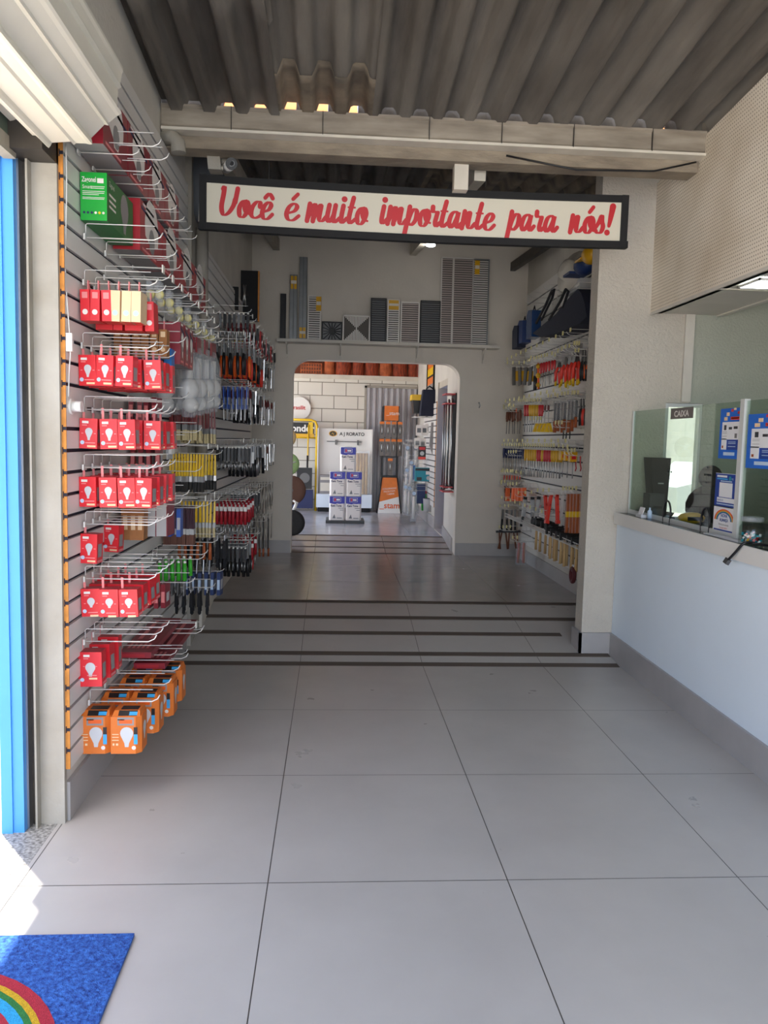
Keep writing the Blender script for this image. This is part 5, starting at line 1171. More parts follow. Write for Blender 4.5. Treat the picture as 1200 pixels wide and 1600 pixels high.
for i, Y in enumerate((4.56, 4.84, 5.12, 5.42)):
    hook(Y, 2.17 + .02 * i, where='white wire hook holding a bagged white fitting, %s of four' % Ord[i], kind=HOOKT)
    for k, x in enumerate((-.95, -.82)): BAG.put((x, Y + .02 * k, 2.165 + .02 * i), 'clear bag with white rounded fitting, %s hook, %s' % (Ord[i], 'inner' if k == 0 else 'outer one'), None, (0, jit(.06), jit(.2)))

# paint brushes
def brush(hc, fc, bc, w=.03, L_=.12, bl=.055):
    return [('handle', MB().box((-.006, -w * .25, -L_), (.006, w * .25, 0), hc, top=(-.004, .004, -w * .2, w * .2))),
            ('ferrule', MB().box((-.007, -w * .5, -L_ - .03), (.007, w * .5, -L_), fc)),
            ('bristles', MB().box((-.006, -w * .5, -L_ - .03 - bl), (.006, w * .5, -L_ - .03), bc))]
B_M = Kind('paint_brush', 'paint brush', brush('brush_maroon', 'steel_dark', 'bristle_pale', w=.05)); B_Y = Kind('paint_brush', 'paint brush', brush('yellow', 'steel', 'bristle_dark', w=.045)); B_P = Kind('paint_brush', 'paint brush', brush('brush_purple', 'light_grey', 'bristle_brown', w=.05)); B_W = Kind('paint_brush', 'paint brush', brush('yellow', 'light_grey', 'bristle_pale', w=.04))
def stack(K, Y, z, n, step, x0, label, group, hk, side='L', hx=None, tilt=.04, kind=None, s=1):
    hook(Y, z, side, hx, hk, kind)
    if K.name == 'paint_brush': s = 1.17
    sg_ = 1 if side == 'L' else -1
    for i in range(n): K.put((x0 + sg_ * step * i, Y + jit(.003), z - .003 - .001 * (i % 3)), label, group, (jit(tilt), jit(tilt * .7), (0 if side == 'L' else math.pi) + jit(.1)), s)
zb1, zb2, zb3, zb4 = W(300, 628, y=5.1).z, W(300, 708, y=5.1).z, W(290, 788, y=5.0).z, W(270, 868, y=4.75).z
stack(B_M, 5.02, zb1, 12, .0165, -1.02, 'maroon handled brush with pale bristles on the nearer maroon brush hook', 'maroon brushes on the nearer hook', 'white wire hook of the nearer maroon brushes', kind=HOOKT, s=1.0)
stack(B_M, 5.45, zb1 - .02, 12, .019, -1.02, 'maroon handled brush with pale bristles on the farther maroon brush hook', 'maroon brushes on the farther hook', 'white wire hook of the farther maroon brushes', kind=HOOKT, s=1.0)
stack(B_Y, 5.02, zb2, 12, .0185, -1.02, 'yellow handled brush with black bristles on the nearer yellow brush hook', 'yellow brushes on the nearer hook', 'white wire hook of the nearer yellow brushes', kind=HOOKT, s=1.0)
stack(B_Y, 5.42, zb2 - .01, 12, .02, -1.02, 'yellow handled brush with black bristles on the farther yellow brush hook', 'yellow brushes on the farther hook', 'white wire hook of the farther yellow brushes', kind=HOOKT, s=1.0)
stack(B_P, 4.92, zb3, 14, .0135, -1.03, 'dark purple handled brush on the lower brush row', 'purple brushes on one hook', 'white wire hook of the dark purple brushes', kind=HOOKT, s=1.0)
stack(B_W, 5.30, zb3, 10, .024, -1.0, 'yellow handled brush with pale bristles on the lower brush row', 'yellow pale bristled brushes on one hook', 'white wire hook of the lower yellow brushes', kind=HOOKT)
# dark packets beside the bulbs and kraft boards
DP = Kind('dark_red_packet', 'packet', [('packet', MB().box((-.012, -.05, -.13), (.012, .05, 0), 'box_maroon')), ('print', MB().quad([(.0128, -.03, -.1), (.0128, .03, -.1), (.0128, .03, -.05), (.0128, -.03, -.05)], 'light_grey').quad([(-.009, -.0508, -.1), (.009, -.0508, -.1), (.009, -.0508, -.04), (-.009, -.0508, -.04)], 'box_red_pale'))])
for r_, (z, Y, n) in enumerate(((1.79, 4.10, 4), (1.55, 4.15, 4), (.80, 4.3, 4))):
    stack(DP, Y, z, n, .040, -1.02, 'dark red packet hanging behind the bulb boxes, %s row down' % Ord[r_], 'dark red packets row ' + ('one', 'two', 'three', 'four')[r_], 'white wire hook of the dark red packets, %s row down' % Ord[r_])
KB = Kind('kraft_board', 'board pack', [('board', MB().box((-.018, -.06, -.17), (.018, .06, 0), 'box_kraft')), ('label', MB().quad([(-.01, -.0606, -.12), (.01, -.0606, -.12), (.01, -.0606, -.05), (-.01, -.0606, -.05)], 'box_cream'))])
stack(KB, 3.93, 1.26, 3, .038, -1.01, 'kraft brown pack right of the sparse bulb row', 'kraft brown packs', 'white wire hook of the kraft brown packs')
GB = Kind('grey_panel_pack', 'panel pack', [('panel', MB().box((-.025, -.08, -.20), (.025, .08, 0), 'light_grey')), ('edge', MB().box((.026, -.08, -.20), (.03, .08, 0), 'box_maroon'))])
stack(GB, 4.12, 1.29, 3, .058, -.98, 'pale grey panel pack with dark red edge beside the kraft packs', 'pale grey panel packs', 'white wire hook of the pale grey panel packs')
SW = Kind('white_switch_pack', 'blister pack', [('card', MB().box((-.004, -.05, -.15), (.004, .05, 0), 'light_grey')), ('switch', MB().box((.004, -.03, -.12), (.02, .03, -.04), 'white_plastic'))])
for r_, z in enumerate((1.62, 1.40)):
    stack(SW, 4.5, z, 3, .05, -1.02, 'white wall switch on grey card between bulb boxes and brushes, %s row' % ('upper' if r_ == 0 else 'lower'), 'switch cards ' + ('upper', 'lower')[r_], 'white wire hook of the %s switch cards' % ('upper' if r_ == 0 else 'lower'))
# orange lamp boxes at the bottom
def orange_parts():
    w, d, h = .128, .115, .185; c_ = .022
    b = MB(); o = [(-w / 2, -d / 2), (w / 2 - c_, -d / 2), (w / 2, -d / 2 + c_), (w / 2, d / 2), (-w / 2, d / 2)]
    b.prism(o, -h, -.02, 'z', 'box_orange'); b.box((-w / 2 + .004, -d / 2 + .004, -.02), (w / 2 - .004, d / 2, 0), 'box_orange', top=(-w / 2 + .01, w / 2 - .01, -d / 2 + .03, d / 2))
    p = MB(); y = -d / 2 - .0008
    def q(x0, x1, z0, z1_, m_, e=0): p.quad([(x0, y - e, z0), (x1, y - e, z0), (x1, y - e, z1_), (x0, y - e, z1_)], m_)
    q(-.035, .035, -.058, -.022, 'card_grey'); q(-.028, .028, -.05, -.032, 'orange', .0004); q(-.034, -.005, -.035, -.03, 'box_black', .0004)
    bulb_shape(p, (.004, -.112), .056, .085, y, 'bulb_grey'); q(.034, .05, -.098, -.066, 'box_black'); q(.034, .05, -.142, -.098, 'box_cyan'); p.disc((.034, y, -.158), .009, (0, -1, 0), 'box_white', 12)
    for k in range(3): q(-.058, -.03, -.10 - .013 * k, -.096 - .013 * k, 'box_cream')
    q(-.056, -.048, -.148, -.138, 'box_cream'); q(-.042, -.032, -.148, -.138, 'box_cream')
    p.quad([(-.03, -d / 2 + .035, .0008), (.045, -d / 2 + .035, .0008), (.045, d / 2 - .03, .0008), (-.03, d / 2 - .03, .0008)], 'box_black')
    p.quad([(-.034, -d / 2 + .006, -.0175), (.046, -d / 2 + .006, -.0175), (.046, -d / 2 + .028, -.0005), (-.034, -d / 2 + .028, -.0005)], 'box_black'); p.quad([(.012, -d / 2 + .008, -.0155), (.046, -d / 2 + .008, -.0155), (.046, -d / 2 + .022, -.0045), (.012, -d / 2 + .022, -.0045)], 'box_cyan')
    x = w / 2 + .0008; bulb_shape(p, (.01, -.10), .05, .08, x, 'bulb_grey', 'y')
    return [('carton', b), ('print', p)]
OB = Kind('orange_lamp_box', 'light bulb box', orange_parts())
oz = W(160, 1113, y=3.38).z
for ci, Y in enumerate((3.42, 3.66, 3.88, 4.10)):
    hook(Y, oz + .035, where='white wire hook of the orange boxes, %s column from the front' % Ord[ci])
    for i in range(2): OB.put((-1.005 + .131 * i + .045 * min(ci, 2) * (1 if ci else 0) * .5, Y, oz + .006 - .03 * (ci > 0) * 0), 'orange lamp box with bulb picture, %s column, %s' % (Ord[ci], 'wall side' if i == 0 else 'aisle side'), None, (0, 0, jit(.02)))
# long dark red cartons lying on hooks
def lying(name, label, p0, p1, w, h):
    t = thing(name, label, 'carton', (p0[0], p0[1], p0[2])); m = MB(); L_ = p1[1] - p0[1]
    m.box((0, 0, 0), (w, L_, h), 'box_maroon'); m.build('carton', t); m = MB()
    for f0, f1, x0_, x1_ in ((.35, .9, .18, .32), (.35, .9, .55, .69)): m.quad([(w * x0_, L_ * f0, h + .001), (w * x1_, L_ * f0, h + .001), (w * x1_, L_ * f1, h + .001), (w * x0_, L_ * f1, h + .001)], 'box_red_pale')
    m.quad([(w * .1, -.001, h * .2), (w * .8, -.001, h * .2), (w * .8, -.001, h * .7), (w * .1, -.001, h * .7)], 'box_red_dark')
    for k in range(5): m.quad([(w * (.12 + .15 * k), L_ * .1, h + .001), (w * (.2 + .15 * k), L_ * .1, h + .001), (w * (.2 + .15 * k), L_ * .22, h + .001), (w * (.12 + .15 * k), L_ * .22, h + .001)], 'box_red_pale')
    m.build('print', t)
lying('tube_lamp_carton', 'long flat dark red carton lying on hooks low on the left wall, upper one', (-1.035, 3.87, .498), (0, 4.62, 0), .155, .03)
lying('tube_lamp_carton', 'long flat dark red carton lying on hooks low on the left wall, lower one', (-.985, 3.95, .42), (0, 4.92, 0), .155, .03)
for i, (Y, z) in enumerate(((3.95, .493), (4.5, .493), (4.25, .415), (4.8, .415))): hook(Y, z, where='white wire hook under the long dark red cartons, %s' % ('upper near', 'upper far', 'lower near', 'lower far')[i], s=.9)
hook(4.45, .48, where='empty white wire hook low beyond the orange boxes, with small tag', kind=HOOKT, s=1.1)
# green putty tools, wooden ones, dark gloves
GT = Kind('putty_tool', 'hand tool', [('handle', MB().tube([(0, 0, -.02), (0, 0, -.12)], [.010, .013], 'green_plastic', 8)), ('blade', MB().box((-.003, -.035, -.2), (.003, .035, -.12), 'steel_dark', top=(-.003, .003, -.01, .01))), ('cap', MB().sphere((0, 0, -.015), .009, 'white_plastic', 8))])
WT = Kind('putty_tool', 'hand tool', [('handle', MB().tube([(0, 0, -.0), (0, 0, -.11)], [.009, .012], 'wood_red', 8)), ('blade', MB().box((-.002, -.035, -.2), (.002, .035, -.11), 'steel', top=(-.003, .003, -.01, .01)))])
stack(GT, 4.62, zb4, 5, .036, -1.0, 'green handled putty tool on the lower left wall', 'green handled putty tools on the nearer hook', 'white wire hook of the green handled tools', s=1.05)
stack(GT, 4.74, zb4 + .01, 5, .036, -.99, 'green handled putty tool just behind the nearer green ones', 'green handled putty tools on the farther hook', 'white wire hook behind the green handled tools', s=1.05)
stack(WT, 5.15, zb4 + .03, 6, .040, -.99, 'wooden handled putty knife right of the green handled tools', 'wooden handled putty knives', 'white wire hook of the wooden handled putty knives')
GLV = Kind('work_gloves', 'gloves', [('palm', MB().box((-.015, -.05, -.17), (.015, .05, -.03), 'black_cloth', top=(-.01, .01, -.035, .035))), ('fingers', MB().tube([(0, -.035, -.16), (0, -.04, -.23)], .011, 'black_cloth', 6).tube([(0, -.012, -.16), (0, -.013, -.245)], .011, 'black_cloth', 6).tube([(0, .012, -.16), (0, .013, -.24)], .011, 'black_cloth', 6).tube([(0, .036, -.16), (0, .04, -.22)], .011, 'black_cloth', 6)), ('header_card', MB().box((-.003, -.04, -.04), (.003, .04, 0), 'light_grey'))])
stack(GLV, 5.45, zb4 + .05, 6, .05, -.98, 'black work gloves with grey header card on the lower left wall', 'black gloves on the upper glove hook', 'white wire hook of the black gloves, upper', s=.95)
stack(GLV, 5.05, zb4 - .25, 5, .05, -.99, 'black work gloves on the lowest row beside the long red cartons', 'black gloves on the lowest hook', 'white wire hook of the black gloves, lowest', s=.7)
BPK = Kind('blue_packet', 'packet', [('packet', MB().box((-.012, -.045, -.16), (.012, .045, 0), 'blue_dark')), ('label', MB().quad([(.0126, -.03, -.12), (.0126, .03, -.12), (.0126, .03, -.05), (.0126, -.03, -.05)], 'light_grey').quad([(-.009, -.0456, -.12), (.009, -.0456, -.12), (.009, -.0456, -.05), (-.009, -.0456, -.05)], 'badge_blue'))])
stack(BPK, 5.5, .66, 6, .045, -1.0, 'dark blue packet on the lowest row near the column', 'dark blue packets on the lowest row', 'white wire hook of the dark blue packets')
BL2 = Kind('blue_packet', 'packet', [('packet', MB().box((-.012, -.045, -.16), (.012, .045, 0), 'blue_plastic')), ('label', MB().quad([(-.009, -.0456, -.12), (.009, -.0456, -.12), (.009, -.0456, -.05), (-.009, -.0456, -.05)], 'light_grey'))])
stack(BL2, 4.55, zb3 + .02, 2, .05, -.92, 'blue packet just left of the purple brushes', 'blue packets left of the purple brushes', 'white wire hook of the blue packets by the purple brushes')
# cable, switch and plug at the front edge of the left panel
t = thing('lamp_cable', 'white cable with inline switch hanging down the front edge of slatted panel', 'cable', (-1.04, 3.22, 0)); P = [W(px, py, y=3.215) - Vector((-1.04, 3.22, 0)) for px, py in ((103, 225), (104, 300), (102, 420), (107, 500), (110, 545), (108, 580), (107, 620))]
m = MB(); m.tube(smooth(P, 4), .0028, 'white_plastic', 6); m.build('cord', t)
p = W(109, 535, y=3.205) - Vector((-1.04, 3.22, 0)); m = MB(); m.rbox(p, (.024, .022, .07), 'white_plastic'); m.rbox(p + Vector((0, -.012, .005)), (.010, .004, .02), 'off_white'); m.build('inline_switch', t)
p = W(116, 635, y=3.25); m = MB(); m.tube([(-.03, 0, 0), (-.005, 0, 0)], .032, 'white_plastic', 14); m.tube([(-.005, 0, 0), (.03, 0, 0)], .022, 'white_plastic', 14); solo(m, 'lamp_socket', 'white round lamp socket at the end of the white cable', 'lamp socket', p)

# ------------------------------------------------------------------ left wall beyond the column
def plier(hc, jc='steel_dark', tip=None):
    h = []
    for s_ in (-1, 1): h.append(('grip', MB().tube([(0, s_ * .012, -.09), (0, s_ * .03, -.15), (0, s_ * .026, -.23)], [.008, .011, .008], hc, 8)))
    return [('jaws', MB().box((-.007, -.014, -.09), (.007, .014, 0), jc, top=(-.004, .004, -.004, .004)))] + h
PB = Kind('pliers', 'pliers', plier('black_plastic')); PO = Kind('pliers', 'pliers', plier('orange')); PR = Kind('pliers', 'pliers', plier('red_vivid')); PG = Kind('pliers', 'pliers', plier('steel', 'steel'))
SCI = Kind('wire_tool', 'tool', [('shank', MB().tube([(0, 0, 0), (0, 0, -.2)], .004, 'wire_chrome', 6)), ('ring', MB().tube([(0, .02 * math.cos(a_), -.215 + .02 * math.sin(a_)) for a_ in [k * math.pi / 4 for k in range(9)]], .003, 'wire_chrome', 5))])
WR = Kind('spanner', 'spanner', [('shaft', MB().box((-.004, -.008, -.17), (.004, .008, -.02), 'steel')), ('open_jaw', MB().box((-.005, -.018, -.02), (.005, -.004, .006), 'steel').box((-.005, .004, -.02), (.005, .018, .006), 'steel')), ('ring_end', MB().lathe([(.015, -.004), (.015, .004)], 'steel', 10, Matrix.Translation((0, 0, -.18)) @ Matrix.Rotation(math.pi / 2, 4, 'Y')))])
DK = Kind('small_dark_tool', 'tool', [('body', MB().box((-.008, -.015, -.10), (.008, .015, -.01), 'black_plastic')), ('tip', MB().tube([(0, 0, -.1), (0, 0, -.16)], .004, 'steel', 6)), ('tag', MB().box((-.005, -.006, -.02), (.006, .006, 0), 'tag_white'))])
RC_ = Kind('red_card_pack', 'card pack', [('card', MB().box((-.003, -.05, -.14), (.003, .05, 0), 'red_plastic')), ('tool', MB().tube([(.008, 0, -.12), (.008, 0, -.03)], .007, 'steel', 6))])
CB = Kind('blue_card_pack', 'card pack', [('card', MB().box((-.003, -.045, -.15), (.003, .045, 0), 'blue_plastic')), ('label', MB().box((.003, -.03, -.12), (.005, .03, -.07), 'light_grey'))])
SC_ = Kind('scissors', 'scissors', [('blades', MB().box((-.003, -.012, -.22), (.003, .012, -.07), 'steel')), ('handle_loop', MB().tube([(0, -.018 + .016 * math.cos(a_), -.04 + .028 * math.sin(a_)) for a_ in [k * math.pi / 4 for k in range(9)]], .005, 'brush_maroon', 6)), ('handle_loop', MB().tube([(0, .018 + .016 * math.cos(a_), -.04 + .028 * math.sin(a_)) for a_ in [k * math.pi / 4 for k in range(9)]], .005, 'brush_maroon', 6))])
PKH = Kind('pink_handled_tool', 'hand tool', [('handle', MB().tube([(0, 0, -.02), (0, 0, -.16)], [.008, .013], 'box_red_dark', 8)), ('shank', MB().tube([(0, 0, -.16), (0, 0, -.24)], .004, 'steel', 6)), ('label', MB().box((-.010, -.012, -.07), (.010, .012, -.04), 'box_white'))])
LVT = Kind('black_lever_tool', 'tool', [('grip', MB().tube([(0, 0, -.10), (0, 0, -.23)], .012, 'black_plastic', 8)), ('head', MB().box((-.008, -.02, -.1), (.008, .02, 0), 'steel_dark'))])
FSW = Kind('fret_frame', 'saw frame', [('frame', MB().tube([(0, -.03, 0), (0, -.03, -.3), (0, .03, -.3), (0, .03, -.02)], .004, 'steel_dark', 6)), ('grip', MB().tube([(0, .03, -.3), (0, .03, -.38)], .010, 'wood_red', 8))])
X2 = -.975
zr = [W(428, y, y=9.3).z for y in (552, 583, 632, 697, 755, 805)]
nmr = ['top', 'second', 'third', 'fourth', 'fifth', 'lowest']
plan = [
 [(6.5, DK, 5), (7.0, SC_, 5), (7.6, RC_, 6), (8.2, RC_, 5), (8.8, RC_, 6), (9.3, DK, 6)],
 [(6.35, PB, 3), (6.6, PO, 5), (7.0, LVT, 5), (7.4, PB, 5), (7.8, PR, 4), (8.2, DK, 7), (8.7, DK, 7), (9.2, WR, 7)],
 [(6.5, CB, 5), (6.9, DK, 6), (7.4, PB, 5), (7.9, WR, 8), (8.4, SC_, 7), (8.9, SC_, 7), (9.3, WR, 7)],
 [(6.4, DK, 7), (6.9, SW, 4), (7.4, PG, 5), (7.9, LVT, 6), (8.4, SC_, 7), (8.9, WR, 9), (9.3, WR, 8)],
 [(6.4, PKH, 6), (6.8, PKH, 6), (7.3, DK, 6), (7.8, SCI, 8), (8.3, SCI, 7), (8.8, SCI, 8), (9.3, SCI, 5)],
 [(6.6, LVT, 5), (7.0, PKH, 5), (8.4, SCI, 5), (8.9, FSW, 3), (9.3, SCI, 4)],
]
plan[0] += [(7.3, DK, 5), (8.5, DK, 5)]; plan[1] += [(6.8, PR, 4), (7.2, PO, 4), (7.6, DK, 5), (8.0, WR, 5)]; plan[2] += [(6.7, SC_, 5), (7.15, WR, 6), (7.65, DK, 6)]
plan[3] += [(6.65, DK, 6), (7.15, LVT, 5), (7.65, DK, 6), (8.15, WR, 6)]; plan[4] += [(6.6, PKH, 6), (7.0, PKH, 5), (7.55, DK, 6)]; plan[5] += [(6.4, DK, 6), (6.8, LVT, 5), (7.3, PKH, 5)]
names = {id(DK): 'small black tool with steel tip', id(SC_): 'scissors with maroon loops', id(RC_): 'red carded tool', id(PB): 'pliers with black grips', id(PO): 'pliers with orange grips', id(LVT): 'black gripped tool', id(PR): 'pliers with red grips', id(WR): 'plain steel spanner', id(CB): 'blue carded item', id(SW): 'white item on grey card', id(PG): 'all steel pliers', id(PKH): 'tool with dark red handle', id(SCI): 'chrome wire tool with ring end', id(FSW): 'thin framed saw with wooden grip'}
for r_, row in enumerate(plan):
    for c_, (Y, K_, n) in enumerate(row):
        nm_ = names[id(K_)]
        stack(K_, Y, zr[r_] + .02, n + 2, .26 / max(n + 2, 5), X2 + .05, '%s, %s row beyond the left column, %s hook' % (nm_, nmr[r_], Ord[c_]), '%s, %s row, %s hook' % (nm_, nmr[r_], Ord[c_]), 'wire hook beyond the left column, %s row, %s from the front' % (nmr[r_], Ord[c_]), hx=X2, kind=HOOKT if (c_ + r_) % 2 else HOOK, s=1.2)
# red clamps low down, books and black cases high up
RCL = Kind('red_clamp', 'clamp', [('frame', MB().tube([(0, 0, -.0), (0, 0, -.2), (0, .05, -.28), (0, .0, -.34)], .014, 'red_plastic', 8)), ('screw', MB().tube([(0, .04, -.02), (0, .04, -.2)], .005, 'steel', 6))])
zq = W(360, 838, y=7.4).z
for i in range(4): RCL.put((-.93 + .055 * i, 7.6, zq), 'red clamp hanging low beyond the left column', 'red clamps on one hook')
hook(7.6, zq + .004, x=X2, where='wire hook of the red clamps')
BC = Kind('black_case', 'case', [('shell', MB().box((0, -.02, -.42), (.16, .02, 0), 'black_matt')), ('copper_edge', MB().box((.16, -.022, -.42), (.17, .022, 0), 'slat_edge')), ('scissors', MB().tube([(.03, -.03, -.3), (.06, -.03, -.12)], .008, 'steel', 6).tube([(.06, -.03, -.3), (.04, -.03, -.12)], .008, 'steel', 6))])
p = W(374, 423, y=8.6); BC.put((p.x - .0, 8.6, p.z), 'tall black display case with copper edge high on the far left wall', None, (0, 0, 0), 1.25)
p = W(340, 447, y=7.9); m = MB(); m.box((0, 0, -.22), (.2, .03, 0), 'black_matt'); t = solo(m, 'black_backboard', 'black card with silver hooks left of the tall black case', 'display card', (p.x, 7.9, p.z)); m = MB()
for k in range(3): m.tube([(.02, -.0, -.05 - .07 * k), (.14, -.04, -.05 - .07 * k), (.16, -.04, -.02 - .07 * k)], .004, 'wire_chrome', 5)
m.build('silver_hooks', t)
p = W(360, 533, y=7.5); m = MB(); m.box((0, 0, -.22), (.13, .03, 0), 'red_plastic'); t = solo(m, 'red_tool_book', 'red boxed set with yellow edge on the top row of the far left wall', 'box', (p.x, 7.45, p.z)); m = MB(); m.box((0, -.002, -.02), (.13, 0, 0), 'yellow'); m.box((.122, -.002, -.22), (.13, 0, 0), 'yellow'); m.build('yellow_edge', t)

# ------------------------------------------------------------------ right recess wall
HK = []
def PL(K, px, pt_, pb, h, label, group=None, X=2.15, rz=0, tl=.05, hang=True):
    p = W(px, pt_, x=X)
    if p.y > 9.54: p = W(px, pt_, y=9.54)
    q = W(px, pb, y=p.y); s_ = (p.z - q.z) / h
    K.put((p.x, p.y, p.z), label, group, (jit(tl), jit(tl), math.pi + rz), s_)
    if hang and not any(abs(p.y - a_) < .035 and abs(p.z - b_) < .012 for a_, b_ in HK):
        HK.append((p.y, p.z)); hook(p.y, p.z - .002, 'R', None, ' '.join(('wire hook holding the ' + label.split(',')[0]).split()[:15]), kind=HOOKY, group='hooks of the ' + label.split(',')[0])
    return p
def driver(hc, sc='steel', hl=.095, sl=.13, r=.013):
    return [('handle', MB().lathe([(.006, 0), (r, -.01), (r, -hl * .7), (r * .75, -hl * .85), (r * .8, -hl)][::-1], hc, 8)), ('shaft', MB().tube([(0, 0, -hl), (0, 0, -hl - sl)], .0035, sc, 6))]
DY = Kind('screwdriver', 'screwdriver', driver('yellow_deep')); DR = Kind('screwdriver', 'screwdriver', driver('red_plastic')); DB = Kind('screwdriver', 'screwdriver', driver('box_navy')); DO = Kind('screwdriver', 'screwdriver', driver('orange')); DW = Kind('chisel', 'chisel', driver('wood_dark', 'steel_dark', .10, .12, .014))
# hook rows
rows_r = [('top', 9.35, W(800, 566, y=9.35).z), ('second', 9.35, W(785, 632, y=9.35).z), ('third', 9.35, W(782, 694, y=9.35).z), ('fourth', 9.35, W(780, 740, y=9.35).z), ('fifth', 9.35, W(779, 784, y=9.35).z)]
for r_, (nm_, _, z) in enumerate(rows_r):
    for k in range((12, 12, 12, 5, 9)[r_]):
        Y = 9.45 - k * .23; HK.append((Y, z))
        hook(Y, z, 'R', None, 'wire hook on the right tool wall, %s row, %s from the far corner' % (nm_, Ord[k]), kind=HOOKY)
# top row: cards, pliers
YC = Kind('yellow_card_tool', 'card pack', [('card', MB().box((-.004, -.05, -.17), (.004, .05, 0), 'black_plastic')), ('yellow_body', MB().box((-.05, -.018, -.13), (-.004, .018, -.04), 'yellow_deep').box((-.046, -.052, -.13), (.0, -.05, -.04), 'yellow_deep'))])
for i, px in enumerate((803, 812, 822, 830)): PL(YC, px, 573, 602, .17, 'black card with yellow cutter at the far end of top right row', 'black and yellow cards in the far corner')
for i, px in enumerate((836, 839)): PL(LVT, px, 570, 610, .23, 'slim black gripped tool between the yellow cutters and orange tools', 'slim black tools by the orange ones', tl=.02)
YO = Kind('orange_knobbed_tool', 'tool', [('knobs', MB().sphere((0, 0, -.03), .02, 'yellow_deep', 8).sphere((0, 0, -.10), .022, 'yellow_deep', 8).sphere((0, 0, -.17), .02, 'yellow_deep', 8)), ('rod', MB().tube([(0, 0, 0), (0, 0, -.2)], .008, 'orange', 6))])
PL(YO, 841, 566, 608, .2, 'orange yellow knobbed tool on the top right row')
for i, px in enumerate((846, 850, 854, 858, 863, 867)): PL(DR, px, 567 - i, 607 - i * 2, .225, 'red handled driver in clear pack on the top right row', 'red drivers on the top right row')
PY = Kind('insulated_pliers', 'pliers', [('jaws', MB().box((-.009, -.018, -.08), (.009, .018, 0), 'steel_dark', top=(-.005, .005, -.005, .005))), ('grip', MB().tube([(0, .012, -.08), (0, .032, -.13), (0, .028, -.23)], [.012, .016, .010], 'red_vivid', 8).tube([(.0, .03, -.18), (0, .026, -.25)], .011, 'yellow', 8)), ('grip', MB().tube([(0, -.012, -.08), (0, -.034, -.13), (0, -.03, -.23)], [.012, .016, .010], 'red_vivid', 8).tube([(0, -.032, -.18), (0, -.028, -.25)], .011, 'yellow', 8)), ('header_card', MB().box((-.003, -.04, -.02), (.003, .04, .06), 'card_grey'))])
for i, (px, a_, b_) in enumerate(((875, 560, 603), (880, 562, 606), (885, 556, 600), (891, 553, 604), (897, 550, 602), (903, 549, 600))): PL(PY, px, a_, b_, .25, 'red and yellow insulated pliers on the top right row, %s from the left' % Ord[i], None, rz=.9 + jit(.3))
for i, px in enumerate((911, 915, 919)): PL(PB, px, 545, 595, .23, 'black pliers partly behind the pillar edge on the top right row', 'black pliers by the pillar edge')
for i, px in enumerate((913, 918)): PL(PO, px, 556, 592, .23, 'orange gripped pliers by the pillar edge on the top right row', 'orange pliers by the pillar edge')
# second row
for i, px in enumerate((793, 797, 801, 805, 809, 813)): PL(DW, px, 643 - (i % 2) * 3, 678, .22, 'dark wooden chisel in the far corner, second right row', 'dark wooden chisels in the far corner')
PL(DO, 807, 638, 655, .225, 'orange handled driver among the dark chisels')
for i in range(8): PL((DR, DR, DY, DY, DY, DY, DR, DR)[i], 821 + i * 3.8, 632, 675, .225, ('red' if i in (0, 1, 6, 7) else 'yellow') + ' handled screwdriver on the second right row' + (', nearer the pillar' if i > 5 else ''), ('red' if i in (0, 1) else ('yellow' if i < 6 else 'farther red')) + ' screwdrivers on the second right row', tl=.02)
CLM = Kind('yellow_spring_clamp', 'clamp', [('arm', MB().box((-.01, -.03, -.06), (.01, -.008, 0), 'yellow', top=(-.01, .01, -.012, .0))), ('arm', MB().box((-.01, .008, -.06), (.01, .03, 0), 'yellow', top=(-.01, .01, 0, .012)))])
for i, px in enumerate((840, 846, 852, 857)): PL(CLM, px, 661, 675, .06, 'small yellow clamp under the second row screwdrivers', 'small yellow clamps', rz=1.57)
for i, px in enumerate((852, 857)): PL(SC_, px, 632, 662, .22, 'scissors with maroon loops on the second right row', 'scissors on the second right row')
BT = Kind('bagged_cutter', 'tool', [('sleeve', MB().box((-.016, -.03, -.16), (.016, .03, 0), 'clear_plastic')), ('black_grip', MB().tube([(0, 0, -.02), (0, 0, -.16)], .013, 'black_plastic', 8)), ('orange_grip', MB().tube([(0, 0, -.16), (0, 0, -.25)], .014, 'wood_red', 8))])
for i, (px, a_, b_) in enumerate(((869, 626, 676), (874, 626, 674), (880, 624, 676), (884, 626, 672), (891, 623, 676), (896, 623, 674), (901, 622, 668))): PL(BT, px, a_, b_, .25, 'black and orange garden cutter in a clear sleeve, %s from the left' % Ord[i])
for px in (881, 886, 891): PL(LVT, px, 668, 686, .23, 'short black grip sticking out below the garden cutters', 'black grips below the cutters')
for i, px in enumerate((908, 912, 917)): PL(PR if i == 1 else PB, px, 622, 665, .23, ('red' if i == 1 else 'black') + ' pliers by the pillar edge on the second right row', None if i == 1 else 'second row black pliers by the pillar')
